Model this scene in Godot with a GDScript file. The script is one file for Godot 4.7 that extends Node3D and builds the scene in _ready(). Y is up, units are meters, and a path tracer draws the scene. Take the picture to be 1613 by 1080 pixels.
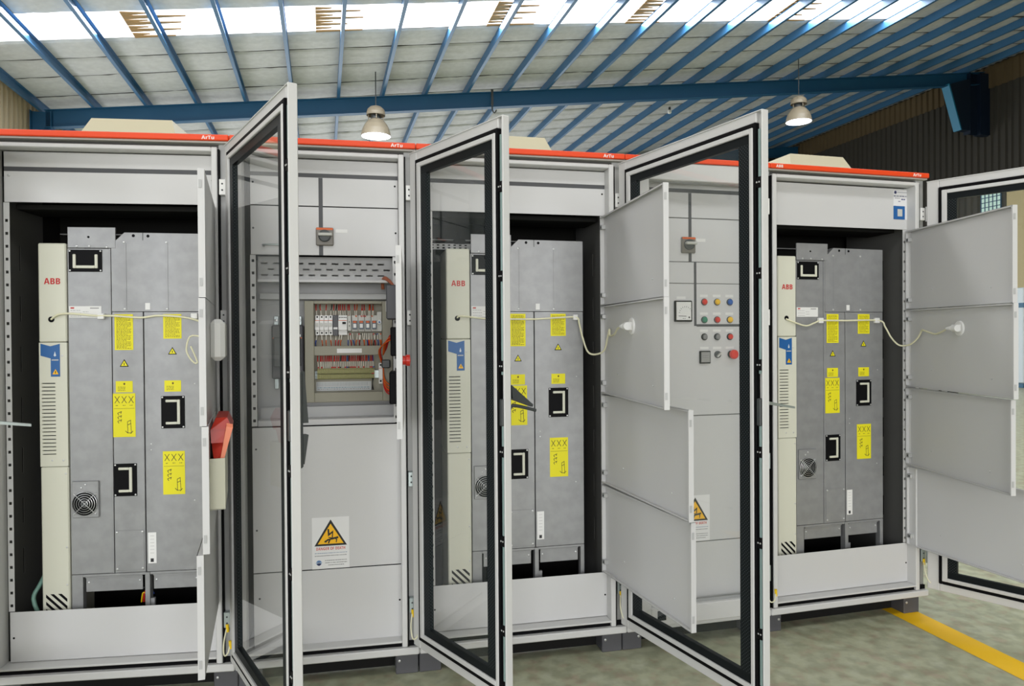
extends Node3D
# A row of five open switchgear cabinets in a steel-framed hall.  Metres, y up.

const HALL_TURN := 15.029      # the hall's axes against the camera's
const ROOF_SLOPE := 0.1217
var M := {}
var MC := {}
var taken := {}
var font: SystemFont
var org := Vector3.ZERO        # where the thing being built stands, in the frame its parts are measured in

func _ready():
	# ---- camera
	var cam := Camera3D.new()
	cam.name = "camera"
	cam.keep_aspect = Camera3D.KEEP_HEIGHT
	cam.fov = rad_to_deg(2.0 * atan(540.0 / 1110.0))
	cam.near = 0.05
	cam.far = 200.0
	var p := deg_to_rad(0.55)
	var r := deg_to_rad(-0.404)
	var rt := Vector3(1, 0, 0)
	var up := Vector3(0, cos(p), -sin(p))
	var fw := Vector3(0, -sin(p), -cos(p))
	cam.transform = Transform3D(Basis(cos(r) * rt + sin(r) * up, -sin(r) * rt + cos(r) * up, -fw), Vector3(0, 1.378, 0))
	add_child(cam)
	cam.current = true
	# ---- sky and exposure
	var env := Environment.new()
	var sky := Sky.new()
	var sm := ProceduralSkyMaterial.new()
	sm.sky_top_color = Color(0.62, 0.72, 0.86)
	sm.sky_horizon_color = Color(0.86, 0.89, 0.93)
	sm.ground_bottom_color = Color(0.4, 0.4, 0.38)
	sm.ground_horizon_color = Color(0.7, 0.7, 0.68)
	sky.sky_material = sm
	env.background_mode = Environment.BG_SKY
	env.sky = sky
	env.tonemap_mode = Environment.TONE_MAPPER_LINEAR
	env.tonemap_exposure = 1.0
	env.sdfgi_enabled = true
	env.ssao_enabled = true
	env.ssil_enabled = true
	var we := WorldEnvironment.new()
	we.name = "world"
	we.environment = env
	add_child(we)
	# ---- daylight: through the roof lights (the one in view and two nearer ones) the big doorway behind the camera, and three unseen openings added for fill
	daylight("roof_daylight", Vector3(3.5, 0, -13.06), Vector2(18.6, 1.05), 100.0, Color(0.97, 0.985, 1.0), 0.0, true)
	daylight("roof_daylight", Vector3(3.5, 0, -6.0), Vector2(18.6, 1.05), 45.0, Color(1.0, 0.993, 0.985), 0.0, true)
	daylight("roof_daylight", Vector3(3.5, 0, 2.2), Vector2(18.6, 1.05), 44.0, Color(1.0, 0.993, 0.985), 0.0, true)
	daylight("unseen_doorway_daylight", Vector3(-1.0, 2.2, 9.6), Vector2(9.0, 4.2), 64.0, Color(1.0, 0.993, 0.985), 0.0, false)
	daylight("unseen_doorway_daylight", Vector3(4.0, 2.4, -27.0), Vector2(14.0, 4.4), 76.0, Color(0.99, 0.99, 1.0), 180.0, false)  # added far-end opening, hidden by the cabinets, to light the ceiling
	daylight("unseen_doorway_daylight", Vector3(-5.8, 2.5, -16.0), Vector2(15.0, 4.0), 44.0, Color(0.99, 0.99, 1.0), -90.0, false)  # added low-wall opening beyond the cabinets, also to lift the ceiling
	daylight("unseen_doorway_daylight", Vector3(-5.8, 2.3, 3.2), Vector2(5.6, 3.6), 20.0, Color(0.985, 0.99, 1.0), -90.0, false)  # added low-wall opening beside the camera, brightens the panels facing it
	materials()
	hall()
	cabinets()
	drives()
	small_things()

func daylight(called: String, at: Vector3, size: Vector2, energy: float, col: Color, turn: float, roof: bool):
	var l := AreaLight3D.new()
	l.name = numbered(called)
	l.area_size = size
	l.light_energy = energy
	l.light_color = col
	l.shadow_enabled = true
	l.area_range = 60.0
	l.area_attenuation = 2.0
	var hb := Basis(Vector3.UP, deg_to_rad(HALL_TURN))
	if roof:
		at.y = roof_y(at.x) - 0.035
		l.transform = Transform3D(hb * Basis(Vector3(0, 0, 1), atan(ROOF_SLOPE)) * Basis(Vector3(1, 0, 0), -PI / 2), hb * at)
	else:
		l.transform = Transform3D(hb * Basis(Vector3.UP, deg_to_rad(turn)), hb * at)   # shines along its -z: into the hall
	add_child(l)

func skew(a: float) -> float:   # the roof sheets are laid slightly out of square towards the low wall
	return -0.042 * maxf(0.0, 4.0 - a)

func roof_y(a: float) -> float:
	return 7.10 + ROOF_SLOPE * a

# ------------------------------------------------------------------ naming and nodes
func numbered(n: String) -> String:
	var k: int = taken.get(n, 0)
	taken[n] = k + 1
	return n if k == 0 else "%s_%03d" % [n, k]

func tag(o: Node, label := "", category := "", group := "", kind := ""):
	if label: o.set_meta("label", label)
	if category: o.set_meta("category", category)
	if group: o.set_meta("group", group)
	if kind: o.set_meta("kind", kind)
	return o

func thing(called: String, t: Transform3D, label: String, category: String, group := "", kind := "") -> Node3D:
	var o := Node3D.new()
	o.name = numbered(called)
	o.transform = t
	add_child(o)
	tag(o, label, category, group, kind)
	return o

func part(called: String, st, m: Material, parent: Node, at = null) -> MeshInstance3D:
	var o := MeshInstance3D.new()
	o.name = called
	o.mesh = st.commit() if st is SurfaceTool else st
	o.material_override = m
	o.position = at if at != null else (-org if not (parent is MeshInstance3D) else Vector3.ZERO)
	parent.add_child(o, true)
	return o

func hall_frame() -> Transform3D:
	return Transform3D(Basis(Vector3.UP, deg_to_rad(HALL_TURN)), Vector3.ZERO)

# ------------------------------------------------------------------ shapes
func mb() -> SurfaceTool:
	var st := SurfaceTool.new()
	st.begin(Mesh.PRIMITIVE_TRIANGLES)
	return st

func tri(st: SurfaceTool, a: Vector3, b: Vector3, c: Vector3, hint: Vector3):
	var n := (c - a).cross(b - a)
	if n.length_squared() < 1e-18:
		return
	if n.dot(hint) < 0:
		var t := b
		b = c
		c = t
		n = -n
	n = n.normalized()
	for v in [a, b, c]:
		st.set_normal(n)
		st.add_vertex(v)

func quad(st: SurfaceTool, a: Vector3, b: Vector3, c: Vector3, d: Vector3, hint: Vector3):
	tri(st, a, b, c, hint)
	tri(st, a, c, d, hint)

func hexa(st: SurfaceTool, v: Array):   # eight corners, bottom ring then top ring
	var mid := Vector3.ZERO
	for x in v: mid += x / 8.0
	for f in [[0, 1, 2, 3], [4, 5, 6, 7], [0, 1, 5, 4], [1, 2, 6, 5], [2, 3, 7, 6], [3, 0, 4, 7]]:
		var c: Vector3 = (v[f[0]] + v[f[1]] + v[f[2]] + v[f[3]]) / 4.0
		quad(st, v[f[0]], v[f[1]], v[f[2]], v[f[3]], c - mid)

func bx(st: SurfaceTool, x0: float, x1: float, y0: float, y1: float, z0: float, z1: float, ch := 0.0):
	var c := Vector3(x0 + x1, y0 + y1, z0 + z1) / 2.0
	var h := Vector3(absf(x1 - x0), absf(y1 - y0), absf(z1 - z0)) / 2.0
	ch = minf(ch, minf(h.x, minf(h.y, h.z)) * 0.6)
	var P := func(sx, sy, sz, k):
		return c + Vector3(sx * (h.x - (0.0 if k == 0 else ch)), sy * (h.y - (0.0 if k == 1 else ch)), sz * (h.z - (0.0 if k == 2 else ch)))
	for s in [-1, 1]:
		quad(st, P.call(s, -1, -1, 0), P.call(s, 1, -1, 0), P.call(s, 1, 1, 0), P.call(s, -1, 1, 0), Vector3(s, 0, 0))
		quad(st, P.call(-1, s, -1, 1), P.call(1, s, -1, 1), P.call(1, s, 1, 1), P.call(-1, s, 1, 1), Vector3(0, s, 0))
		quad(st, P.call(-1, -1, s, 2), P.call(1, -1, s, 2), P.call(1, 1, s, 2), P.call(-1, 1, s, 2), Vector3(0, 0, s))
	if ch <= 0.00005:
		return
	for a in [-1, 1]:
		for b in [-1, 1]:
			quad(st, P.call(a, b, -1, 0), P.call(a, b, 1, 0), P.call(a, b, 1, 1), P.call(a, b, -1, 1), Vector3(a, b, 0))
			quad(st, P.call(a, -1, b, 0), P.call(a, 1, b, 0), P.call(a, 1, b, 2), P.call(a, -1, b, 2), Vector3(a, 0, b))
			quad(st, P.call(-1, a, b, 1), P.call(1, a, b, 1), P.call(1, a, b, 2), P.call(-1, a, b, 2), Vector3(0, a, b))
			for d in [-1, 1]:
				tri(st, P.call(a, b, d, 0), P.call(a, b, d, 1), P.call(a, b, d, 2), Vector3(a, b, d))

func box(called: String, parent: Node, m: Material, x0: float, x1: float, y0: float, y1: float, z0: float, z1: float, ch := 0.0015) -> MeshInstance3D:
	var st := mb()
	bx(st, x0, x1, y0, y1, z0, z1, ch)
	return part(called, st, m, parent)

# a sheet in x, y with rows of holes; rows = [[y0, y1, [[x0, x1], ...]], ...] from the bottom up
func sheet(st: SurfaceTool, x0: float, x1: float, y0: float, y1: float, z0: float, z1: float, rows: Array):
	var y := y0
	for row in rows:
		if row[0] > y: bx(st, x0, x1, y, row[0], z0, z1)
		var x := x0
		for h in row[2]:
			if h[0] > x: bx(st, x, h[0], row[0], row[1], z0, z1)
			x = h[1]
		if x < x1: bx(st, x, x1, row[0], row[1], z0, z1)
		y = row[1]
	if y < y1: bx(st, x0, x1, y, y1, z0, z1)

func frame4(st: SurfaceTool, x0, x1, y0, y1, z0, z1, wl, wr, wb, wt, ch := 0.001):
	bx(st, x0, x0 + wl, y0, y1, z0, z1, ch)
	bx(st, x1 - wr, x1, y0, y1, z0, z1, ch)
	bx(st, x0 + wl, x1 - wr, y0, y0 + wb, z0, z1, ch)
	bx(st, x0 + wl, x1 - wr, y1 - wt, y1, z0, z1, ch)

func ring(c: Vector3, ax: Vector3, r: float, n: int) -> Array:
	var u := ax.cross(Vector3(0, 1, 0) if absf(ax.y) < 0.9 else Vector3(1, 0, 0)).normalized()
	var w := ax.cross(u).normalized()
	var out := []
	for k in n:
		var t := TAU * k / n
		out.append([c + (u * cos(t) + w * sin(t)) * r, u * cos(t) + w * sin(t)])
	return out

func strip_rings(st: SurfaceTool, A: Array, B: Array, tilt := Vector3.ZERO):
	var n := A.size()
	for k in n:
		var j := (k + 1) % n
		var q := [A[k], A[j], B[j], A[k], B[j], B[k]]
		for t in [0, 3]:
			var a: Vector3 = q[t][0]
			var b: Vector3 = q[t + 1][0]
			var c: Vector3 = q[t + 2][0]
			var nn := (c - a).cross(b - a)
			if nn.length_squared() < 1e-18: continue
			var order := [0, 1, 2] if nn.dot(q[t][1] + q[t + 1][1] + q[t + 2][1] + tilt) >= 0 else [0, 2, 1]
			for o in order:
				st.set_normal((q[t + o][1] + tilt).normalized())
				st.add_vertex(q[t + o][0])

func cyl(st: SurfaceTool, a: Vector3, b: Vector3, r0: float, r1: float, n := 14, caps := true):
	var ax := (b - a).normalized()
	var A := ring(a, ax, r0, n)
	var B := ring(b, ax, r1, n)
	strip_rings(st, A, B)
	if caps:
		for k in n:
			var j := (k + 1) % n
			tri(st, a, A[k][0], A[j][0], -ax)
			tri(st, b, B[k][0], B[j][0], ax)

func lathe(st: SurfaceTool, base: Vector3, ax: Vector3, prof: Array, n := 24):   # prof = [[height, radius], ...]
	for k in prof.size() - 1:
		var d := Vector2(prof[k + 1][0] - prof[k][0], prof[k + 1][1] - prof[k][1])
		var tilt := ax * (-d.y / maxf(absf(d.x), 1e-4)) if absf(d.x) > 1e-4 else ax * (-signf(d.y) * 50.0)
		if d.x < 0: tilt = tilt
		strip_rings(st, ring(base + ax * prof[k][0], ax, maxf(prof[k][1], 1e-4), n), ring(base + ax * prof[k + 1][0], ax, maxf(prof[k + 1][1], 1e-4), n), tilt)

func tube(st: SurfaceTool, pts: Array, r: float, n := 8, smooth := true):
	var c := Curve3D.new()
	for k in pts.size():
		var t := Vector3.ZERO
		if smooth and k > 0 and k < pts.size() - 1: t = (pts[k + 1] - pts[k - 1]) / 6.0
		c.add_point(pts[k], -t, t)
	c.bake_interval = maxf(r * 3.0, 0.008)
	var q := c.get_baked_points()
	var u := Vector3.ZERO
	var last := []
	for k in q.size():
		var ax := (q[mini(k + 1, q.size() - 1)] - q[maxi(k - 1, 0)]).normalized()
		if u == Vector3.ZERO:
			u = ax.cross(Vector3(0.3, 1, 0.2)).normalized()
		else:
			u = (u - ax * u.dot(ax)).normalized()
		var w := ax.cross(u)
		var now := []
		for j in n:
			var t := TAU * j / n
			now.append([q[k] + (u * cos(t) + w * sin(t)) * r, u * cos(t) + w * sin(t)])
		if last: strip_rings(st, last, now)
		if k == 0 or k == q.size() - 1:
			for j in n: tri(st, q[k], now[j][0], now[(j + 1) % n][0], -ax if k == 0 else ax)
		last = now

func tubes(called: String, parent: Node, m: Material, pts: Array, r: float, n := 8) -> MeshInstance3D:
	var st := mb()
	tube(st, pts, r, n)
	return part(called, st, m, parent)

func poly(st: SurfaceTool, pts: PackedVector2Array, z0: float, z1: float):   # an outline in x, y given depth
	var ix := Geometry2D.triangulate_polygon(pts)
	for k in range(0, ix.size(), 3):
		for z in [z0, z1]:
			tri(st, Vector3(pts[ix[k]].x, pts[ix[k]].y, z), Vector3(pts[ix[k + 1]].x, pts[ix[k + 1]].y, z), Vector3(pts[ix[k + 2]].x, pts[ix[k + 2]].y, z), Vector3(0, 0, 1 if z == maxf(z0, z1) else -1))
	var cw := Geometry2D.is_polygon_clockwise(pts)
	for k in pts.size():
		var a := pts[k]
		var b := pts[(k + 1) % pts.size()]
		var n := Vector3(b.y - a.y, a.x - b.x, 0) * (-1.0 if cw else 1.0)
		quad(st, Vector3(a.x, a.y, z0), Vector3(b.x, b.y, z0), Vector3(b.x, b.y, z1), Vector3(a.x, a.y, z1), n)

func polygon(called: String, parent: Node, m: Material, pts: Array, z0: float, z1: float) -> MeshInstance3D:
	var st := mb()
	poly(st, PackedVector2Array(pts), z0, z1)
	return part(called, st, m, parent)

# a pane of glass: one sheet
func pane(parent: Node, x0: float, x1: float, y0: float, y1: float, z: float) -> MeshInstance3D:
	var st := mb()
	quad(st, Vector3(x0, y0, z), Vector3(x1, y0, z), Vector3(x1, y1, z), Vector3(x0, y1, z), Vector3(0, 0, 1))
	return part("pane", st, M.glass, parent)

# a printed label: a thin plate whose front carries an image
func printed(called: String, parent: Node, m: Material, x0: float, x1: float, y0: float, y1: float, z: float, t := 0.0012) -> MeshInstance3D:
	var st := mb()
	var uv := [Vector2(0, 1), Vector2(1, 1), Vector2(1, 0), Vector2(0, 0)]
	var v := [Vector3(x0, y0, z + t), Vector3(x1, y0, z + t), Vector3(x1, y1, z + t), Vector3(x0, y1, z + t)]
	for k in [0, 2, 1, 0, 3, 2]:
		st.set_normal(Vector3(0, 0, 1))
		st.set_uv(uv[k])
		st.add_vertex(v[k])
	for f in [[0, 1, Vector3(0, -1, 0)], [1, 2, Vector3(1, 0, 0)], [2, 3, Vector3(0, 1, 0)], [3, 0, Vector3(-1, 0, 0)]]:
		st.set_uv(Vector2(0.02, 0.02))
		quad(st, v[f[0]], v[f[1]], v[f[1]] - Vector3(0, 0, t), v[f[0]] - Vector3(0, 0, t), f[2])
	return part(called, st, m, parent)

func text(called: String, parent: Node, m: Material, s: String, cx: float, cy: float, z: float, width: float, height := 0.0, depth := 0.0006) -> MeshInstance3D:
	var tm := TextMesh.new()
	tm.font = font
	tm.font_size = 64
	tm.pixel_size = 0.01
	tm.depth = 0.01
	tm.curve_step = 2.0
	tm.text = s
	var b := tm.get_aabb()
	var am := tm.get_mesh_arrays()
	var mesh := ArrayMesh.new()
	var vv: PackedVector3Array = am[Mesh.ARRAY_VERTEX]
	var k := width / b.size.x
	var ky := k if height <= 0.0 else height / b.size.y
	var c := b.get_center()
	for i in vv.size():
		vv[i] = Vector3((vv[i].x - c.x) * k, (vv[i].y - c.y) * ky, (vv[i].z - c.z) / 0.01 * depth)
	am[Mesh.ARRAY_VERTEX] = vv
	mesh.add_surface_from_arrays(Mesh.PRIMITIVE_TRIANGLES, am)
	var o := part(called, mesh, m, parent)
	o.position += Vector3(cx, cy, z + depth / 2.0)
	return o

func screws(called: String, parent: Node, m: Material, pts: Array, r := 0.004, h := 0.003):
	if not MC.has([r, h]):
		var st := mb()
		lathe(st, Vector3.ZERO, Vector3(0, 0, 1), [[0, r], [h * 0.5, r], [h * 0.85, r * 0.72], [h, r * 0.3], [h, 0.0]], 10)
		MC[[r, h]] = st.commit()
	for q in pts:
		part(called, MC[[r, h]], m, parent, q - (org if not (parent is MeshInstance3D) else Vector3.ZERO))

# ------------------------------------------------------------------ materials
func mat(n: String, c: Color, rough := 0.5, metal := 0.0) -> StandardMaterial3D:
	var m := StandardMaterial3D.new()
	m.resource_name = n
	m.albedo_color = c
	m.roughness = rough
	m.metallic = metal
	M[n] = m
	return m

func c8(r: int, g: int, b: int) -> Color:
	return Color(r / 255.0, g / 255.0, b / 255.0)

func noise_map(sd: int, freq: float, size: int, ramp: Array, oct := 4) -> ImageTexture:   # ramp: [[at, Color], ...]
	var n := FastNoiseLite.new()
	n.seed = sd
	n.frequency = freq
	n.fractal_octaves = oct
	var g := Gradient.new()
	g.offsets = PackedFloat32Array(ramp.map(func(x): return x[0]))
	g.colors = PackedColorArray(ramp.map(func(x): return x[1]))
	var src := n.get_seamless_image(size, size)
	var im := Image.create(size, size, false, Image.FORMAT_RGB8)
	for y in size:
		for x in size:
			im.set_pixel(x, y, g.sample(src.get_pixel(x, y).r))
	return ImageTexture.create_from_image(im)

func triplanar(m: StandardMaterial3D, t: Texture2D, scale: float):
	m.albedo_texture = t
	m.uv1_triplanar = true
	m.uv1_world_triplanar = true
	m.uv1_scale = Vector3.ONE * scale
	return m

func printed_mat(n: String, im: Image) -> StandardMaterial3D:
	var m := mat(n, Color.WHITE, 0.55)
	m.albedo_texture = ImageTexture.create_from_image(im)
	m.texture_repeat = false
	return m

func stroke(im: Image, x0: float, y0: float, x1: float, y1: float, w: int, c: Color):
	var n := int(maxf(absf(x1 - x0), absf(y1 - y0))) + 1
	for k in n + 1:
		im.fill_rect(Rect2i(int(lerpf(x0, x1, float(k) / n)) - w / 2, int(lerpf(y0, y1, float(k) / n)) - w / 2, w, w), c)

func print_lines(im: Image, rng: RandomNumberGenerator, x0: int, x1: int, y: int, h: int, c: Color):
	var x := x0
	while x < x1 - 2:
		var w := mini(rng.randi_range(3, 12), x1 - x)
		im.fill_rect(Rect2i(x, y, w, h), c)
		x += w + 3

func materials():
	font = SystemFont.new()
	font.font_names = PackedStringArray(["Droid Sans"])
	font.font_weight = 700
	mat("paint", c8(206, 206, 205), 0.42)
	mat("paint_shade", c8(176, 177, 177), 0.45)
	mat("panel_paint", c8(204, 204, 204), 0.45)
	mat("dark_stripe", c8(72, 73, 76), 0.5)
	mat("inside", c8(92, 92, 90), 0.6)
	mat("deep", c8(34, 34, 33), 0.8)  # near-black: the shade of the unlit cabinet interior put into the colour
	mat("cap", c8(190, 190, 184), 0.5)
	mat("orange", c8(234, 70, 14), 0.5)
	mat("hood", c8(212, 204, 176), 0.5)
	mat("cream", c8(214, 214, 198), 0.45)
	mat("rubber", c8(14, 14, 16), 0.6)
	mat("black", c8(16, 16, 18), 0.45)
	mat("foot", c8(84, 84, 88), 0.6)
	mat("white", c8(232, 232, 230), 0.45)
	mat("label_white", c8(226, 226, 224), 0.5)
	mat("red", c8(196, 12, 16), 0.5)
	mat("blue_label", c8(22, 92, 158), 0.4)
	mat("sign_yellow", c8(250, 190, 0), 0.4)
	mat("label_yellow", c8(232, 222, 20), 0.45)
	mat("cable", c8(226, 223, 192), 0.5)
	mat("steel_screw", c8(205, 206, 206), 0.3, 0.6)
	mat("zinc", c8(168, 178, 178), 0.35, 0.6)
	mat("lever", c8(62, 66, 67), 0.4)
	mat("wire_red", c8(200, 30, 30), 0.45)
	mat("wire_blue", c8(28, 70, 160), 0.45)
	mat("wire_black", c8(22, 22, 24), 0.45)
	mat("wire_orange", c8(216, 96, 30), 0.45)
	mat("wire_yellow", c8(240, 200, 20), 0.45)
	mat("copper", c8(200, 120, 90), 0.4, 0.4)
	mat("ferrule", c8(225, 222, 210), 0.5)
	mat("beige_plastic", c8(146, 143, 127), 0.5)
	mat("device_grey", c8(196, 196, 190), 0.45)
	mat("contactor", c8(78, 78, 82), 0.5)
	mat("terminal", c8(150, 148, 98), 0.55)
	mat("button_green", c8(40, 130, 100), 0.3)
	mat("button_red", c8(214, 48, 32), 0.3)
	mat("button_yellow", c8(240, 190, 16), 0.3)
	mat("button_blue", c8(36, 92, 170), 0.3)
	mat("button_grey", c8(130, 130, 130), 0.35)
	mat("folder_red", c8(176, 44, 28), 0.35)
	mat("beam_blue", c8(22, 82, 120), 0.55)
	mat("purlin_blue", c8(50, 98, 138), 0.45)
	mat("deck_dark", c8(60, 58, 54), 0.8)
	mat("lamp_body", c8(150, 138, 118), 0.4)
	mat("dirt", c8(150, 118, 72), 0.8)
	mat("line_yellow", c8(255, 202, 6), 0.5)
	mat("machine", c8(206, 216, 222), 0.4)
	mat("machine_trim", c8(40, 96, 130), 0.4)
	mat("wall_beige", c8(212, 196, 150), 0.7)
	mat("wall_left_sheet", c8(178, 162, 134), 0.7)
	mat("wall_dark_sheet", c8(60, 57, 51), 0.65)
	mat("wall_brown_sheet", c8(92, 78, 54), 0.65)
	var g := mat("glass", Color(0.86, 0.95, 0.95, 0.02), 0.02)
	g.transparency = BaseMaterial3D.TRANSPARENCY_ALPHA
	var ge := mat("glass_edge", c8(150, 174, 172), 0.3)
	ge.metallic = 0.2
	# drive sheet steel: zinc coated, with a faint blotchy spangle
	var stl := mat("drive_steel", Color.WHITE, 0.42, 0.4)
	triplanar(stl, noise_map(4, 0.02, 256, [[0.2, c8(147, 148, 149)], [0.5, c8(152, 153, 154)], [0.8, c8(157, 158, 159)]]), 2.6)
	# roof insulation foil
	var foil := mat("roof_foil", Color.WHITE, 0.7)
	triplanar(foil, noise_map(9, 0.03, 256, [[0.2, c8(180, 182, 183)], [0.55, c8(186, 188, 189)], [0.85, c8(192, 194, 195)]]), 0.7)
	# worn floor coating
	var fl := mat("floor_coating", Color.WHITE, 0.38)
	triplanar(fl, noise_map(21, 0.02, 512, [[0.15, c8(180, 170, 148)], [0.34, c8(182, 180, 153)], [0.45, c8(183, 186, 159)], [0.62, c8(187, 190, 163)], [0.85, c8(192, 195, 172)]], 6), 0.8)
	fl.detail_enabled = true
	fl.detail_blend_mode = BaseMaterial3D.BLEND_MODE_MUL
	fl.detail_albedo = noise_map(22, 0.05, 256, [[0.25, Color(0.89, 0.89, 0.88)], [0.62, Color(1, 1, 1)]], 6)
	fl.uv2_triplanar = true
	fl.uv2_scale = Vector3.ONE * 4.0
	# translucent roof light in daylight, lamp mouth
	var sk := mat("roof_light_sheet", c8(235, 238, 240), 0.5)
	sk.emission_enabled = true
	sk.emission = Color(1, 1, 1)
	sk.emission_energy_multiplier = 1.6
	var s2 := mat("dimmed_roof_light_sheet", c8(235, 238, 240), 0.5)  # same sheet with its glow turned down to lessen light on the fronts
	s2.emission_enabled = true
	s2.emission = Color(1, 1, 1)
	s2.emission_energy_multiplier = 0.9
	var lm := mat("lamp_glow", Color(1, 1, 1), 0.4)
	lm.emission_enabled = true
	lm.emission = Color(0.94, 0.97, 1.0)
	lm.emission_energy_multiplier = 5.0
	# prints
	var rng := RandomNumberGenerator.new()
	rng.seed = 5
	var ink := c8(120, 112, 20)
	var yel := c8(232, 222, 20)
	var im := Image.create(96, 196, false, Image.FORMAT_RGB8)
	im.fill(yel)
	for k in 26: print_lines(im, rng, 10, 66 if k % 5 == 4 else 86, 10 + k * 7, 3, ink if k % 6 else c8(96, 80, 30))
	printed_mat("print_long", im)
	im = Image.create(96, 134, false, Image.FORMAT_RGB8)
	im.fill(yel)
	for k in 17: print_lines(im, rng, 10, 66 if k % 5 == 4 else 86, 10 + k * 7, 3, ink if k % 6 else c8(96, 80, 30))
	printed_mat("print_mid", im)
	im = Image.create(96, 68, false, Image.FORMAT_RGB8)
	im.fill(yel)
	for k in 4: print_lines(im, rng, 12, 54, 34 + k * 7, 3, ink)
	im.fill_rect(Rect2i(44, 13, 10, 8), c8(110, 60, 10))
	im.fill_rect(Rect2i(47, 10, 4, 14), c8(60, 50, 10))
	printed_mat("print_small", im)
	im = Image.create(128, 260, false, Image.FORMAT_RGB8)
	im.fill(yel)
	var dk := c8(62, 58, 18)
	for k in 3:
		var cx := 24 + k * 40
		stroke(im, cx - 13, 18, cx + 13, 56, 3, dk)
		stroke(im, cx + 13, 18, cx - 13, 56, 3, dk)
		print_lines(im, rng, cx - 8, cx + 8, 70, 3, dk)
	stroke(im, 6, 90, 122, 90, 2, ink)
	for k in 3:   # small pictograms: tilted parts with arrows
		stroke(im, 26, 118 + k * 24, 48, 108 + k * 24, 3, dk)
		stroke(im, 26, 118 + k * 24, 32, 128 + k * 24, 3, dk)
		stroke(im, 48, 108 + k * 24, 44, 120 + k * 24, 3, dk)
	for q in [[82, 170, 100, 160], [100, 160, 104, 236], [82, 170, 84, 236], [84, 236, 104, 236], [82, 190, 100, 180], [100, 240, 112, 226], [70, 224, 82, 236]]:
		stroke(im, q[0], q[1], q[2], q[3], 3, dk)
	printed_mat("print_pictograms", im)
	im = Image.create(160, 64, false, Image.FORMAT_RGB8)
	im.fill(c8(226, 226, 224))
	im.fill_rect(Rect2i(8, 6, 18, 8), c8(190, 60, 60))
	for k in 5: print_lines(im, rng, 8 + (60 if k % 2 else 0), 96 if k % 2 else 60, 22 + k * 8, 2, c8(120, 120, 122))
	im.fill_rect(Rect2i(104, 8, 44, 6), c8(150, 150, 150))
	printed_mat("print_plate", im)
	im = Image.create(48, 190, false, Image.FORMAT_RGB8)
	im.fill(c8(232, 232, 230))
	im.fill_rect(Rect2i(14, 160, 18, 22), c8(40, 40, 42))
	for k in 6: im.fill_rect(Rect2i(12, 20 + k * 21, 24, 2), c8(176, 176, 176))
	printed_mat("print_serial", im)
	# danger sign: white plate, warning triangle with a falling figure under a bolt, small print
	im = Image.create(280, 400, false, Image.FORMAT_RGB8)
	im.fill(c8(232, 232, 232))
	fill_poly(im, [[140, 18], [262, 222], [18, 222]], c8(16, 16, 20))
	fill_poly(im, [[140, 50], [238, 208], [42, 208]], c8(250, 190, 0))
	fill_poly(im, [[116, 92], [128, 92], [131, 126], [160, 104], [156, 160], [149, 160], [150, 126], [120, 150]], c8(16, 16, 20))
	for q in [[100, 188, 120, 176, 9], [120, 176, 148, 170, 10], [148, 170, 184, 162, 12], [124, 200, 134, 178, 8], [172, 166, 186, 176, 6], [186, 176, 182, 196, 6], [96, 190, 106, 192, 8], [126, 158, 150, 164, 6]]:
		stroke(im, q[0], q[1], q[2], q[3], q[4], c8(16, 16, 20))
	fill_disc(im, 190, 160, 8, c8(16, 16, 20))
	print_lines(im, rng, 20, 262, 276, 5, c8(120, 140, 168))
	print_lines(im, rng, 20, 262, 296, 5, c8(108, 108, 110))
	for k in 3: print_lines(im, rng, 96 + (k == 2 as int) * 24, 262 - (k == 2 as int) * 24, 334 + k * 18, 5, c8(110, 110, 112))
	fill_disc(im, 50, 352, 20, c8(90, 130, 180))
	fill_disc(im, 50, 360, 14, c8(26, 40, 84))
	im.fill_rect(Rect2i(22, 350, 58, 5), c8(196, 206, 216))
	printed_mat("print_danger", im)
	# certificate sticker of the last cabinet
	im = Image.create(96, 150, false, Image.FORMAT_RGB8)
	im.fill(c8(226, 226, 228))
	fill_disc(im, 12, 9, 8, c8(36, 44, 90))
	im.fill_rect(Rect2i(24, 7, 64, 3), c8(150, 152, 160))
	print_lines(im, rng, 2, 94, 26, 5, c8(90, 94, 120))
	print_lines(im, rng, 10, 40, 38, 3, c8(130, 130, 140))
	print_lines(im, rng, 50, 78, 42, 6, c8(40, 50, 110))
	im.fill_rect(Rect2i(30, 54, 14, 4), c8(100, 100, 130))
	fill_disc(im, 9, 84, 5, c8(36, 44, 90))
	print_lines(im, rng, 18, 66, 82, 4, c8(120, 124, 140))
	printed_mat("print_sticker", im)
	# lined paper strip under the terminals
	im = Image.create(256, 48, false, Image.FORMAT_RGB8)
	im.fill(c8(222, 226, 226))
	for k in 34: im.fill_rect(Rect2i(6 + k * 7, 4, 1, 20), c8(130, 140, 144))
	print_lines(im, rng, 6, 250, 30, 3, c8(120, 160, 180))
	print_lines(im, rng, 6, 250, 38, 3, c8(160, 160, 160))
	printed_mat("print_terminals", im)
	# punched ventilation border of the glass doors: a dark print with rows of small clear dots
	im = Image.create(32, 32, false, Image.FORMAT_RGB8)
	im.fill(c8(28, 32, 34))
	for y in 4:
		for x in 2: im.fill_rect(Rect2i(2 + x * 16 + (8 if y % 2 else 0), 2 + y * 8, 5, 3), c8(74, 80, 82))
	var pm := mat("punched", Color.WHITE, 0.4)
	pm.albedo_texture = ImageTexture.create_from_image(im)
	pm.uv1_triplanar = true
	pm.uv1_scale = Vector3.ONE * 40.0
	mat("door_border", c8(26, 30, 32), 0.4)
	for n in ["rubber", "black", "deep", "door_border", "punched"]: M[n].metallic_specular = 0.2
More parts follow.
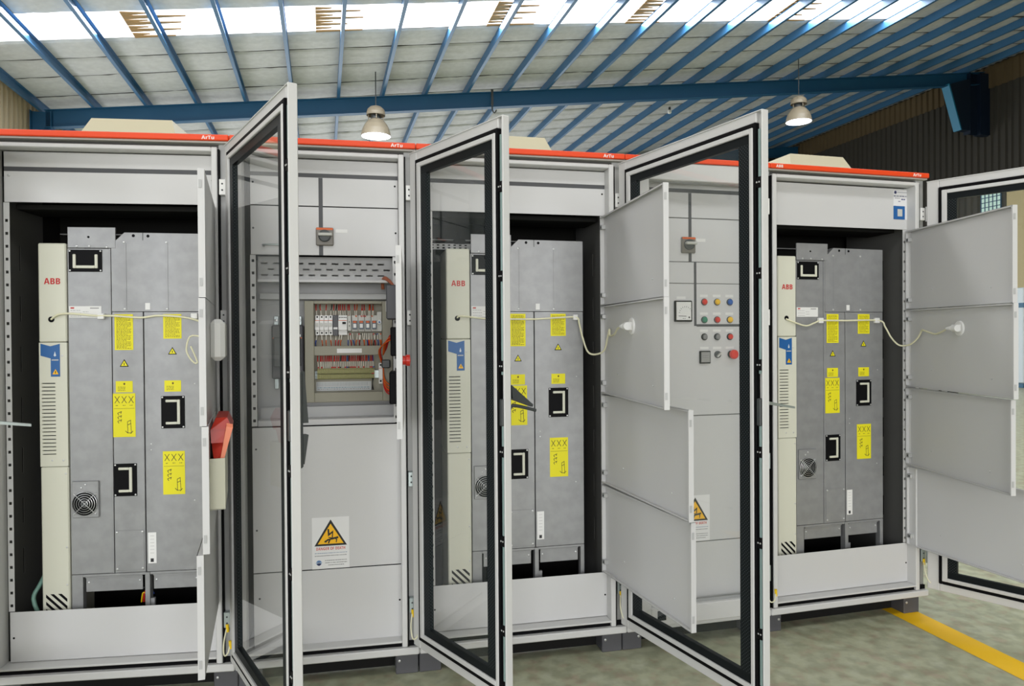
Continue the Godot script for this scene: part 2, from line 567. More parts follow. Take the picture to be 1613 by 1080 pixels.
	# analogue meter face
	im = Image.create(96, 108, false, Image.FORMAT_RGB8)
	im.fill(c8(228, 228, 226))
	for k in 9:
		var t := PI * (0.95 - 0.1 * k)
		stroke(im, 60 + cos(t) * 44, 70 - sin(t) * 44, 60 + cos(t) * 38, 70 - sin(t) * 38, 2, c8(60, 60, 60))
	stroke(im, 14, 84, 62, 86, 3, c8(30, 30, 30))
	fill_disc(im, 82, 92, 5, c8(20, 20, 20))
	print_lines(im, rng, 40, 62, 98, 3, c8(110, 110, 110))
	printed_mat("print_meter", im)
	im = Image.create(64, 64, false, Image.FORMAT_RGB8)
	im.fill(c8(150, 150, 148))
	im.fill_rect(Rect2i(12, 24, 40, 9), c8(70, 70, 70))
	for k in 5: im.fill_rect(Rect2i(14 + k * 8, 26, 5, 5), c8(220, 220, 220))
	printed_mat("print_counter", im)

func fill_poly(im: Image, pts: Array, c: Color):
	var P := PackedVector2Array(pts.map(func(q): return Vector2(q[0], q[1])))
	var lo := P[0]
	var hi := P[0]
	for q in P:
		lo = lo.min(q)
		hi = hi.max(q)
	for y in range(int(lo.y), int(hi.y) + 1):
		for x in range(int(lo.x), int(hi.x) + 1):
			if Geometry2D.is_point_in_polygon(Vector2(x + 0.5, y + 0.5), P): im.set_pixel(x, y, c)

func fill_disc(im: Image, cx: int, cy: int, r: int, c: Color):
	for y in range(cy - r, cy + r + 1):
		for x in range(cx - r, cx + r + 1):
			if (x - cx) * (x - cx) + (y - cy) * (y - cy) <= r * r and x >= 0 and y >= 0 and x < im.get_width() and y < im.get_height(): im.set_pixel(x, y, c)

# ------------------------------------------------------------------ the hall
# hall frame: x across (left wall -5.9, right wall 19.6), -z along the hall, measured from under the camera
func hall():
	var HF := hall_frame()
	org = Vector3.ZERO
	var f := thing("floor", HF, "grey green coated floor, worn brownish in patches", "floor", "", "structure")
	box("floor_slab", f, M.floor_coating, -6.2, 20.0, -0.3, 0.0, -27.6, 10.4, 0.0)
	# ceiling: roof deck, insulation sheets between lapped seams, purlins
	var c := thing("ceiling", HF, "sloping insulated roof lining with dark seams and blue steel purlins", "ceiling", "", "structure")
	var st := mb()
	for z in [[-27.6, -14.1], [-12.4, 10.4]]:
		hexa(st, [Vector3(-6.2, roof_y(-6.2) + 0.03, z[0]), Vector3(20, roof_y(20) + 0.03, z[0]), Vector3(20, roof_y(20) + 0.03, z[1]), Vector3(-6.2, roof_y(-6.2) + 0.03, z[1]),
			Vector3(-6.2, roof_y(-6.2) + 0.2, z[0]), Vector3(20, roof_y(20) + 0.2, z[0]), Vector3(20, roof_y(20) + 0.2, z[1]), Vector3(-6.2, roof_y(-6.2) + 0.2, z[1])])
	hexa(st, [Vector3(13.0, roof_y(13) + 0.03, -14.1), Vector3(20, roof_y(20) + 0.03, -14.1), Vector3(20, roof_y(20) + 0.03, -12.4), Vector3(13, roof_y(13) + 0.03, -12.4),
		Vector3(13, roof_y(13) + 0.2, -14.1), Vector3(20, roof_y(20) + 0.2, -14.1), Vector3(20, roof_y(20) + 0.2, -12.4), Vector3(13, roof_y(13) + 0.2, -12.4)])
	hexa(st, [Vector3(-6.2, roof_y(-6.2) + 0.12, -14.2), Vector3(13.1, roof_y(13.1) + 0.12, -14.2), Vector3(13.1, roof_y(13.1) + 0.12, -12.3), Vector3(-6.2, roof_y(-6.2) + 0.12, -12.3),
		Vector3(-6.2, roof_y(-6.2) + 0.2, -14.2), Vector3(13.1, roof_y(13.1) + 0.2, -14.2), Vector3(13.1, roof_y(13.1) + 0.2, -12.3), Vector3(-6.2, roof_y(-6.2) + 0.2, -12.3)])
	part("roof_deck", st, M.deck_dark, c)
	var nz := FastNoiseLite.new()
	nz.seed = 3
	nz.frequency = 0.9
	var seams := [-27.4, -26.4, -25.4, -24.4, -23.4, -22.4, -21.4, -20.4, -19.4, -18.4, -17.4, -16.4, -15.3, -14.4, -13.56]
	for k in seams.size() - 1: lining(c, seams[k], seams[k + 1], -5.95, 19.7, nz)
	var nearer := [-12.55, -11.4, -10.4, -9.4, -8.4, -7.4, -6.6]
	for k in nearer.size() - 1: lining(c, nearer[k], nearer[k + 1], -5.95, 19.7, nz)
	lining(c, -5.4, 1.6, -5.95, 19.7, nz)
	lining(c, 2.8, 10.2, -5.95, 19.7, nz)
	lining(c, -13.56, -12.55, 12.95, 19.7, nz)
	# purlins: C sections along the hall
	for k in 25:
		var a := -5.74 + 1.02 * k
		st = mb()
		var y1 := roof_y(a) - 0.012
		var y0 := y1 - 0.188
		bx(st, a - 0.006, a + 0.0, y0, y1, -27.3, 10.0)
		bx(st, a, a + 0.06, y0, y0 + 0.006, -27.3, 10.0)
		bx(st, a, a + 0.06, y1 - 0.006, y1, -27.3, 10.0)
		bx(st, a + 0.055, a + 0.06, y0, y0 + 0.02, -27.3, 10.0)
		part("purlin", st, M.purlin_blue, c)
	# the strip of roof light in view, with its lapped sheets
	var wn := thing("window_1", HF, "long strip of translucent roof sheets glowing with daylight", "roof light", "", "structure")
	var laps := [-6.0, -3.05, 0.05, 3.3, 6.25, 9.65, 12.98]
	for k in 6:
		st = mb()
		var n := 10
		for j in n:   # the sheet's trapezoid ribs run up the slope
			var z0 := -13.62 + 1.12 * j / n
			var z1 := z0 + 1.12 / n
			var d := 0.03 if j % 2 else 0.045
			var A: float = laps[k]
			var B: float = laps[k + 1]
			var sa := skew(A)
			var sb := skew(B)
			hexa(st, [Vector3(A, roof_y(A) + d, z0 + sa), Vector3(B, roof_y(B) + d, z0 + sb), Vector3(B, roof_y(B) + d, z1 + sb), Vector3(A, roof_y(A) + d, z1 + sa),
				Vector3(A, roof_y(A) + d + 0.02, z0 + sa), Vector3(B, roof_y(B) + d + 0.02, z0 + sb), Vector3(B, roof_y(B) + d + 0.02, z1 + sb), Vector3(A, roof_y(A) + d + 0.02, z1 + sa)])
		part("roof_light_sheet", st, M.roof_light_sheet, wn)
	var rng := RandomNumberGenerator.new()
	rng.seed = 11
	for k in range(1, 6):
		for j in 8:   # leaves and dust caught in the laps
			var z := -13.56 + 0.135 * j + rng.randf_range(-0.02, 0.02)
			var len := rng.randf_range(0.25, 0.45) if j % 2 else rng.randf_range(0.45, 1.0)
			var a0: float = laps[k] - 0.12
			var w := rng.randf_range(0.035, 0.07)
			st = mb()
			var L := func(a, zz, dy): return Vector3(a, roof_y(a) + dy, zz + skew(a))
			hexa(st, [L.call(a0, z - w, 0.012), L.call(a0 + len, z - 0.008, 0.012), L.call(a0 + len, z + 0.008, 0.012), L.call(a0, z + w, 0.012), L.call(a0, z - w, 0.028), L.call(a0 + len, z - 0.008, 0.028), L.call(a0 + len, z + 0.008, 0.028), L.call(a0, z + w, 0.028)])
			part("dirt_streak", st, M.dirt, wn)
	for q in [["window_2", -6.0], ["window_3", 2.2]]:
		var w2 := thing(q[0], HF, "translucent roof light strip over the hall %s" % ("above the cabinets" if q[1] < 0 else "behind the camera"), "roof light", "", "structure")
		st = mb()
		hexa(st, [Vector3(-5.95, roof_y(-5.95), q[1] - 0.6), Vector3(13, roof_y(13), q[1] - 0.6), Vector3(13, roof_y(13), q[1] + 0.6), Vector3(-5.95, roof_y(-5.95), q[1] + 0.6), Vector3(-5.95, roof_y(-5.95) + 0.02, q[1] - 0.6), Vector3(13, roof_y(13) + 0.02, q[1] - 0.6), Vector3(13, roof_y(13) + 0.02, q[1] + 0.6), Vector3(-5.95, roof_y(-5.95) + 0.02, q[1] + 0.6)])
		part("roof_light_sheet", st, M.dimmed_roof_light_sheet, w2)
	# walls
	var wl := thing("wall_left", HF, "beige profiled sheet wall on the low side of the hall", "wall", "", "structure")
	for q in [[-27.4, -23.6, 0.0, 6.36], [-8.4, 0.2, 0.0, 6.36], [6.2, 10.2, 0.0, 6.36], [0.2, 6.2, 4.3, 6.36], [0.2, 6.2, 0.0, 0.3], [-23.6, -8.4, 4.6, 6.36], [-23.6, -8.4, 0.0, 0.45]]:   # round two side openings added to let light in
		part("wall_sheet", profiled(-5.95, q[0], q[1], q[2], q[3], 1.0), M.wall_left_sheet, wl)
		box("wall_core", wl, M.wall_left_sheet, -6.2, -5.99, q[2], q[3] - 0.06, q[0] - 0.05, q[1] + 0.05, 0.0)
	var wr := thing("wall_right", HF, "dark profiled sheet wall on the high side of the hall", "wall", "", "structure")
	part("wall_sheet", profiled(19.6, -27.4, -16.35, 0.0, 9.46, -1.0), M.wall_dark_sheet, wr)
	part("wall_sheet", profiled(19.6, -16.4, 10.2, 5.95, 9.46, -1.0), M.wall_dark_sheet, wr)
	box("wall_core", wr, M.wall_dark_sheet, 19.68, 20.0, 0, 9.45, -27.5, 10.3, 0.0)
	box("painted_wall", wr, M.wall_beige, 19.58, 19.68, 0, 5.95, -16.4, 10.2, 0.0)
	part("wall_top_sheet", profiled(19.55, -27.4, 10.2, 8.75, 9.42, -1.0), M.wall_brown_sheet, wr)
	var wb := thing("wall_back", HF, "dark profiled sheet wall at the far end of the hall", "wall", "", "structure")
	box("wall_core", wb, M.wall_dark_sheet, -6.2, 20.0, 4.7, 9.6, -27.6, -27.35, 0.0)
	box("wall_core", wb, M.wall_dark_sheet, -6.2, -3.1, 0, 4.7, -27.6, -27.35, 0.0)  # leaves the far opening that was added to light the ceiling
	box("wall_core", wb, M.wall_dark_sheet, 11.1, 20.0, 0, 4.7, -27.6, -27.35, 0.0)
	var wf := thing("wall_front", HF, "sheet wall behind the camera with a wide open doorway", "wall", "", "structure")
	box("wall_core", wf, M.wall_left_sheet, -6.2, -5.7, 0, 5.2, 10.2, 10.45, 0.0)
	box("wall_core", wf, M.wall_left_sheet, 3.7, 20.0, 0, 5.2, 10.2, 10.45, 0.0)
	box("wall_core", wf, M.wall_left_sheet, -6.2, 20.0, 5.2, 9.6, 10.2, 10.45, 0.0)
	# high window in the right wall
	var w4 := thing("window_4", HF, "small high wire-glass window in the wall beside the steel column", "window", "", "structure")
	var gl := mat("window_daylight", c8(190, 214, 206), 0.2)
	gl.emission_enabled = true
	gl.emission = c8(190, 220, 208)
	gl.emission_energy_multiplier = 0.45
	box("pane", w4, gl, 19.52, 19.54, 5.05, 5.9, -17.15, -16.5, 0.0)
	st = mb()
	for k in 6: bx(st, 19.5, 19.53, 5.05, 5.9, -17.16 + 0.13 * k, -17.14 + 0.13 * k)
	for k in 7: bx(st, 19.5, 19.53, 5.03 + 0.145 * k, 5.05 + 0.145 * k, -17.16, -16.48)
	part("window_bars", st, M.beam_blue, w4)
	# rafters and columns
	rafter(-17.0, -5.62, 19.4, "deep blue roof beam crossing the hall just beyond the hanging lamps")
	rafter(-25.6, -5.62, 19.4, "blue roof beam near the far end wall, half hidden by the cabinets")
	for q in [[19.0, -17.0, 0.0, "dark blue steel bracket with a sloping haunch on the high wall"], [-5.68, -17.0, 1.0, "blue steel column at the low beige wall"]]:
		var t := thing("steel_column", HF * Transform3D(Basis(), Vector3(q[0], 0, q[1])), q[3], "column")
		org = Vector3.ZERO
		st = mb()
		var h: float = roof_y(q[0]) - 0.22
		var foot := 7.35 if q[2] == 0.0 else 0.0
		bx(st, -0.2, -0.185, foot, h, -0.12, 0.12)
		bx(st, 0.185, 0.6 if q[2] == 0.0 else 0.2, foot, h, -0.12, 0.12)
		bx(st, -0.185, 0.185, foot, h, -0.006, 0.006)
		part("shaft", st, M.beam_blue if q[2] > 0.0 else mat("shaded_bracket_blue", c8(10, 30, 52), 0.55), t)  # bracket is a darker blue, its shadow painted into the colour
		if q[2] == 0.0:
			st = mb()
			hexa(st, [Vector3(-0.5, 7.45, -0.11), Vector3(-0.2, 7.45, -0.11), Vector3(-0.2, 7.45, 0.11), Vector3(-0.5, 7.45, 0.11), Vector3(-0.95, h - 0.42, -0.11), Vector3(-0.2, h - 0.2, -0.11), Vector3(-0.2, h - 0.2, 0.11), Vector3(-0.95, h - 0.42, 0.11)])
			part("haunch", st, mat("shaded_bracket_blue", c8(10, 30, 52), 0.55), t)  # same shadow-darkened blue as the bracket shaft
			st = mb()
			hexa(st, [Vector3(-0.56, 7.44, -0.13), Vector3(-0.52, 7.44, -0.13), Vector3(-0.52, 7.44, 0.13), Vector3(-0.56, 7.44, 0.13), Vector3(-1.02, h - 0.42, -0.13), Vector3(-0.97, h - 0.42, -0.13), Vector3(-0.97, h - 0.42, 0.13), Vector3(-1.02, h - 0.42, 0.13)])
			part("haunch_flange", st, mat("flange_blue", c8(40, 130, 170), 0.45), t)
	# floor marking
	var fm := thing("floor_marking", Transform3D(Basis(), Vector3(1.9, 0, -3.2)), "yellow painted line on the floor running under the last cabinet", "floor marking")
	st = mb()
	quad(st, Vector3(-0.053 - 0.12, 0.0015, -0.288 - 0.5), Vector3(0.118 + 0.24, 0.0015, 0.423 + 1.0), Vector3(0.225 + 0.24, 0.0015, 0.276 + 1.05), Vector3(0.105 - 0.11, 0.0015, -0.25 - 0.48), Vector3.UP)
	part("painted_line", st, M.line_yellow, fm)
	# high bay lamps
	lamp(Vector3(1.16, 0, -15.6), 4.5 + 1.24, "bell-shaped hanging high bay lamp nearest the low wall, over the second cabinet", roof_y(1.16))
	lamp(Vector3(11.85, 0, -15.6), 6.82, "bell-shaped hanging high bay lamp over the last cabinet, near the dark wall", roof_y(11.85))
	# white machine by the far wall
	var mc := thing("machine_cabinet", HF * Transform3D(Basis(), Vector3(17.7, 0, -14.2)), "pale blue machine enclosure by the beige wall, seen past the last open door", "machine")
	org = Vector3.ZERO
	box("enclosure", mc, M.machine, -0.9, 0.9, 0.12, 2.5, -0.6, 0.6, 0.02)
	box("trim_band", mc, M.machine_trim, -0.91, 0.91, 2.0, 2.12, -0.61, 0.61, 0.005)
	box("plinth", mc, M.machine_trim, -0.85, 0.85, 0.0, 0.12, -0.55, 0.55, 0.005)
	box("inspection_hatch", mc, M.paint_shade, -0.7, 0.1, 0.6, 1.8, 0.6, 0.615, 0.004)
	# chain hook on the beam
	var hk := thing("beam_clamp", HF * Transform3D(Basis(), Vector3(4.05, 6.9, -16.8)), "small dark clamp with a hanging hook on the roof beam", "clamp")
	box("clamp_plate", hk, M.lever, -0.03, 0.03, 0.12, 0.5, 0.0, 0.03, 0.004)
	var jb := thing("junction_box", HF * Transform3D(Basis(), Vector3(10.3, roof_y(10.3) - 0.26, -19.6)), "tiny white junction box on the far roof between purlins, past the beam", "junction box")
	box("box_body", jb, M.white, -0.05, 0.05, 0.05, 0.16, -0.05, 0.05, 0.02)
	box("box_bracket", jb, M.lever, -0.03, 0.03, 0.16, 0.25, -0.02, 0.02, 0.002)
	tubes("hook", hk, M.lever, [Vector3(0, 0.15, 0.02), Vector3(0.0, 0.0, 0.03), Vector3(0.05, -0.07, 0.03), Vector3(0.1, 0.0, 0.03)], 0.018)

func lining(c: Node, z0: float, z1: float, a0: float, a1: float, nz: FastNoiseLite):
	var st := mb()
	var na := int((a1 - a0) / 0.17)
	var nl := maxi(12, int((z1 - z0) / 0.2))
	var P := func(i, j):
		var a := lerpf(a0, a1, float(i) / na)
		var e := 0.0
		var s := float(j) / nl
		if j == 0: e = 0.026 + 0.04 * nz.get_noise_2d(a * 6.0, z0 * 7.0)
		if j == nl: e = -0.022 - 0.035 * nz.get_noise_2d(a * 6.0, z1 * 7.0)
		var near := absf(fposmod(a + 5.74 + 0.51, 1.02) - 0.51) / 0.51   # 0 at a purlin, 1 midway
		var sag := -0.035 * sin(PI * s) * (0.3 + 0.7 * near) + 0.008 * nz.get_noise_2d(a * 1.3, s * 3.0 + z0) + (0.006 if j % 4 < 2 else 0.0)
		if j == 0 or j == nl: sag += 0.018
		return Vector3(a, roof_y(a) + sag, lerpf(z0, z1, s) + e + (skew(a) if z1 < -7.0 else 0.0))
	for i in na:
		for j in nl:
			quad(st, P.call(i, j), P.call(i + 1, j), P.call(i + 1, j + 1), P.call(i, j + 1), Vector3(0, -1, 0))
	part("roof_lining_sheet", st, M.roof_foil, c)

func profiled(x: float, z0: float, z1: float, y0: float, y1: float, face: float) -> SurfaceTool:   # trapezoid wall sheeting
	var st := mb()
	var z := z0
	while z < z1 - 0.01:
		var q := [[0.0, 0.0], [0.09, 0.0], [0.115, 0.055], [0.2, 0.055], [0.23, 0.0]]
		for k in 4:
			var za := minf(z + q[k][0], z1)
			var zb := minf(z + q[k + 1][0], z1)
			if zb <= za: continue
			var xa: float = x + face * q[k][1]
			var xb: float = x + face * q[k + 1][1]
			quad(st, Vector3(xa, y0, za), Vector3(xb, y0, zb), Vector3(xb, y1, zb), Vector3(xa, y1, za), Vector3(face, 0, 0))
		z += 0.23
	return st

func rafter(z: float, a0: float, a1: float, label: String):
	var t := thing("roof_beam", hall_frame() * Transform3D(Basis(), Vector3(0, 0, z)), label, "beam")
	org = Vector3.ZERO
	var S := func(dy0, dy1, w):
		var st := mb()
		hexa(st, [Vector3(a0, roof_y(a0) + dy0, -w), Vector3(a1, roof_y(a1) + dy0, -w), Vector3(a1, roof_y(a1) + dy0, w), Vector3(a0, roof_y(a0) + dy0, w), Vector3(a0, roof_y(a0) + dy1, -w), Vector3(a1, roof_y(a1) + dy1, -w), Vector3(a1, roof_y(a1) + dy1, w), Vector3(a0, roof_y(a0) + dy1, w)])
		return st
	part("web", S.call(-0.56, -0.21, 0.006), M.beam_blue, t)
	part("top_flange", S.call(-0.215, -0.2, 0.09), M.beam_blue, t)
	part("bottom_flange", S.call(-0.575, -0.56, 0.09), M.beam_blue, t)

func lamp(at: Vector3, y: float, label: String, top: float):
	var t := thing("high_bay_lamp", hall_frame() * Transform3D(Basis(), Vector3(at.x, y, at.z)), label, "lamp", "high bay lamps hanging from the roof")
	org = Vector3.ZERO
	var st := mb()
	lathe(st, Vector3.ZERO, Vector3.UP, [[0.0, 0.32], [0.05, 0.315], [0.14, 0.295], [0.24, 0.25], [0.33, 0.18], [0.37, 0.12], [0.38, 0.1]], 28)
	lathe(st, Vector3.ZERO, Vector3.UP, [[0.0, 0.32], [0.0, 0.312]], 28)
	part("reflector", st, M.lamp_body, t)
	st = mb()
	cyl(st, Vector3(0, 0.38, 0), Vector3(0, 0.46, 0), 0.1, 0.11, 20)
	part("collar", st, M.lever, t)
	st = mb()
	lathe(st, Vector3(0, 0.45, 0), Vector3.UP, [[0.0, 0.2], [0.07, 0.2], [0.13, 0.18], [0.18, 0.13], [0.21, 0.05], [0.21, 0.0]], 22)
	for k in 4: cyl(st, Vector3(cos(k * 1.57) * 0.16, 0.36, sin(k * 1.57) * 0.16), Vector3(cos(k * 1.57) * 0.16, 0.47, sin(k * 1.57) * 0.16), 0.012, 0.012, 8)
	part("gear_housing", st, M.lamp_body, t)
	st = mb()
	cyl(st, Vector3(0, 0.65, 0), Vector3(0, top - y - 0.1, 0), 0.012, 0.012, 8)
	part("suspension_rod", st, M.lever, t)
	st = mb()
	cyl(st, Vector3(0, 0.003, 0), Vector3(0, 0.02, 0), 0.312, 0.31, 28)
	part("glowing_disc", st, M.lamp_glow, t)
	var l := SpotLight3D.new()
	l.name = "lamp_beam"
	l.position = hall_frame() * Vector3(at.x, y - 0.02, at.z)
	l.rotation_degrees.x = -90
	l.spot_angle = 62
	l.light_energy = 14.0
	l.light_color = Color(0.92, 0.96, 1.0)
	l.light_size = 0.28
	l.spot_range = 40
	l.spot_attenuation = 2.0
	l.shadow_enabled = true
	l.name = numbered("lamp_beam")
	add_child(l)

# ------------------------------------------------------------------ the cabinets
# each cabinet's frame: x along its front from its own low corner, y up, z out of the front
const SPOT := [[-1.9519, 2.5909, 6.967, 0.885], [-1.0734, 2.6982, 11.079, 0.705], [-0.3815, 2.8336, 12.288, 0.887], [0.4849, 3.0224, 14.108, 0.705], [1.1685, 3.1942, 15.273, 0.884]]

func at(i: int) -> Transform3D:
	var s: Array = SPOT[i]
	return Transform3D(Basis(Vector3.UP, deg_to_rad(s[2])), Vector3(s[0], 0, -s[1]))

func swung(hx: float, hz: float, y: float, ang: float) -> Transform3D:   # a leaf hinged on its high-x side, opened by ang
	return Transform3D(Basis(Vector3.UP, PI + deg_to_rad(ang)), Vector3(hx, y, hz))

func cabinets():
	var labels := ["light grey cabinet with a red folder in its inner door pocket", "light grey cabinet holding rows of breakers and wiring above a danger sign",
		"light grey drive cabinet between the breaker cabinet and the push-button cabinet", "light grey cabinet with coloured push buttons and a meter behind its closed glazed door", "light grey drive cabinet with a blue sticker on its header, beside the yellow floor line"]
	var C := []
	for i in 5:
		org = Vector3.ZERO
		C.append(thing("switchgear_cabinet", at(i), labels[i], "cabinet", "row of switchgear cabinets"))
		shell(C[i], i, SPOT[i][3])
	for i in [0, 2, 4]: drive_bay(C[i], i, SPOT[i][3])
	glass_door(C[0], 0.852 + 0.023, 0.028, 117.4, 0.80, 1)
	glass_door(C[1], 0.68, 0.025, 116.9, 0.615, 2)
	glass_door(C[2], 0.852, 0.023, 104.3, 0.80, 3)
	glass_door(C[4], 0.849, 0.03, 116.2, 0.80, 0)
	closed_door(C[3])
	# inner panels
	var k := 0
	for q in [[1.499, 1.878, 103.3], [1.119, 1.497, 103.2], [0.74, 1.117, 103.6], [0.37, 0.738, 102.2]]:
		var t := tray(C[0], 0.817, -0.045, q[2], 0.70, q[0], q[1])
		if k == 2:
			pocket(t, q[0])
		k += 1
	for q in [[1.507, 1.888, 87.9, 0.703], [1.13, 1.505, 87.2, 0.725], [0.743, 1.124, 95.3, 0.698], [0.357, 0.735, 96.9, 0.68]]:
		var t := tray(C[2], 0.81, -0.045, q[2], q[3], q[0], q[1])
		if q[0] == 1.13: socket(t, Vector3(0.36, 1.413 - q[0], 0.0))
	for q in [[1.495, 1.877, 77.0, 0.70], [1.12, 1.493, 75.8, 0.725], [0.738, 1.114, 76.7, 0.696], [0.344, 0.728, 92.0, 0.70]]:
		var t := tray(C[4], 0.818, -0.045, q[2], q[3], q[0], q[1])
		if q[0] == 1.12: socket(t, Vector3(0.379, 1.399 - q[0], 0.0))
	breaker_bay(C[1])
	button_panels(C[3])
	# a door of the next cabinet beyond the frame, whose lever shows
	org = Vector3.ZERO
	var d := thing("cabinet_door", at(0) * Transform3D(Basis(), Vector3(-0.03, 0, 0.03)), "open door past the row's low end, only its dark lever reaching into view", "door")
	glass_door(d, 0.0, 0.0, 119.2, 0.80, 3)
	box("door_post", d, M.paint_shade, -0.03, 0.0, 0.0, 2.1, -0.1, -0.03, 0.002)

func shell(c: Node, i: int, W: float):
	var p: Material = M.paint
	var D := 0.50
	var tp := 0.03 if i == 0 else 0.012
	# closed box: sides, back, floor pan, roof
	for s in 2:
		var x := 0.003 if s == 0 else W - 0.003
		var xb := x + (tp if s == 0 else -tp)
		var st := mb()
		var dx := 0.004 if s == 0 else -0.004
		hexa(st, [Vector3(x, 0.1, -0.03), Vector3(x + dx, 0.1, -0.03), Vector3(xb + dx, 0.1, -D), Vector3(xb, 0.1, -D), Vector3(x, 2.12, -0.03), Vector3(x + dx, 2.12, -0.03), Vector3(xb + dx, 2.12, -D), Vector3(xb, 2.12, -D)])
		part("side_wall", st, M.deep, c)  # coloured near-black in place of interior shade
	box("back_wall", c, M.deep, tp + 0.004, W - tp - 0.004, 0.1, 2.12, -D - 0.004, -D, 0.0)  # near-black colour carries the shade of the unlit back
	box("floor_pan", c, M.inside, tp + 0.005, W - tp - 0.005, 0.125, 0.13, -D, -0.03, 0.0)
	var st := mb()
	hexa(st, [Vector3(0.001, 2.122, 0.0), Vector3(W - 0.001, 2.122, 0.0), Vector3(W - tp - 0.001, 2.122, -D), Vector3(tp + 0.001, 2.122, -D), Vector3(0.001, 2.15, 0.0), Vector3(W - 0.001, 2.15, 0.0), Vector3(W - tp - 0.001, 2.15, -D), Vector3(tp + 0.001, 2.15, -D)])
	part("roof_plate", st, M.cap, c)
	var o := box("orange_strip", c, M.orange, 0.001, W - 0.001, 2.128, 2.151, 0.0, 0.014, 0.003)
	tag(o, "orange strip along the top")
	if i != 3: text("lettering", o, M.white, "ArTu", W - 0.075, 2.1385, 0.014, 0.046, 0.0135)
	if i == 4: text("lettering", o, M.white, "ABB", 0.045, 2.1385, 0.014, 0.036, 0.0125)
	if i != 1 and i != 3:
		st = mb()
		var cx := W / 2.0
		hexa(st, [Vector3(cx - 0.2, 2.15, -0.17), Vector3(cx + 0.2, 2.15, -0.17), Vector3(cx + 0.2, 2.15, -0.49), Vector3(cx - 0.2, 2.15, -0.49), Vector3(cx - 0.155, 2.272, -0.235), Vector3(cx + 0.155, 2.272, -0.235), Vector3(cx + 0.155, 2.272, -0.43), Vector3(cx - 0.155, 2.272, -0.43)])
		tag(part("roof_fan_hood", st, M.hood, c), "beige sloping fan hood on the roof")
	# front frame
	var xl := 0.018
	var xr := W - 0.047
	st = mb()
	bx(st, xl, xl + 0.022, 0.13, 2.107, -0.075, 0.0, 0.003)
	part("front_upright", st, p, c)
	st = mb()
	bx(st, xr - 0.022, xr, 0.13, 2.107, -0.075, 0.0, 0.003)
	part("front_upright", st, p, c)
	box("top_rail", c, p, xl + 0.022, xr - 0.022, 2.09, 2.107, -0.075, 0.0, 0.003)
	box("rear_header", c, M.inside, xl, xr, 2.107, 2.122, -0.05, -0.035, 0.0)
	st = mb()
	bx(st, 0.002, xl, 0.13, 2.122, -0.035, -0.025)
	bx(st, xr, W - 0.002, 0.13, 2.122, -0.035, -0.025)
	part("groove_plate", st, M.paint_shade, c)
	st = mb()
	bx(st, xr + 0.001, xr + 0.006, 0.13, 2.1, -0.025, -0.006)
	bx(st, 0.012, 0.017, 0.13, 2.1, -0.025, -0.006)
	part("gasket", st, M.rubber, c)
	box("sill_ledge", c, p, xl + 0.022, xr - 0.022, 0.148, 0.156, -0.075, 0.0, 0.002)
	box("sill_gasket", c, M.rubber, 0.004, W - 0.004, 0.128, 0.148, -0.06, -0.014, 0.0)
	box("base_beam", c, p, 0.001, W - 0.001, 0.1, 0.129, -0.06, 0.008, 0.004)
	for x in [[0.003, 0.092], [W - 0.094, W - 0.003]]:
		var f := box("plinth_foot", c, M.foot, x[0], x[1], 0.0, 0.1, -0.15, -0.05, 0.003)
		screws("screw", f, M.steel_screw, [Vector3(x[0] + (0.075 if x[0] < 0.1 else 0.015), 0.055, -0.05)], 0.006, 0.004)
		box("plinth_foot", c, M.foot, x[0] + tp, x[1] - tp, 0.0, 0.1, -0.49, -0.4, 0.003)
	box("plinth_shade_panel", c, M.deep, 0.093, W - 0.095, 0.002, 0.1, -0.14, -0.13, 0.0)  # added near-black sheet standing in for the shade under the cabinet
	# hinge plates on the post beside the opening
	for y in [1.955, 1.455, 0.806, 0.297]:
		st = mb()
		bx(st, xr + 0.007, xr + 0.032, y - 0.03, y + 0.03, -0.025, 0.002, 0.002)
		cyl(st, Vector3(xr + 0.037, y - 0.035, 0.006), Vector3(xr + 0.037, y + 0.035, 0.006), 0.006, 0.006, 10)
		var hp := part("hinge_plate", st, M.zinc if y < 1.0 else M.white, c)
		screws("screw", hp, M.lever, [Vector3(xr + 0.019, y + 0.012, 0.002), Vector3(xr + 0.019, y - 0.012, 0.002)], 0.0035, 0.002)
	# earth strap from post to door
	tubes("earth_strap", c, M.cable, [Vector3(xr + 0.02, 0.275, 0.0), Vector3(xr + 0.012, 0.22, 0.02), Vector3(xr + 0.018, 0.18, 0.04), Vector3(xr + 0.034, 0.19, 0.05), Vector3(xr + 0.042, 0.225, 0.045)], 0.0028)
	for q in [Vector3(xr + 0.02, 0.282, 0.002), Vector3(xr + 0.042, 0.235, 0.045)]:
		st = mb()
		cyl(st, q, q + Vector3(0.002, -0.03, 0.0), 0.0065, 0.0055, 10)
		part("strap_sleeve", st, M.wire_yellow, c)

func holed_strip(c: Node, x0: float, y0: float, y1: float, z: float, called := "mounting_strip"):
	var rows := []
	var y := y0 + 0.022
	while y < y1 - 0.02:
		rows.append([y - 0.0055, y + 0.0055, [[x0 + 0.0055, x0 + 0.0155]]])
		y += 0.0485
	var st := mb()
	sheet(st, x0, x0 + 0.021, y0, y1, z - 0.002, z, rows)
	part(called, st, M.paint, c)

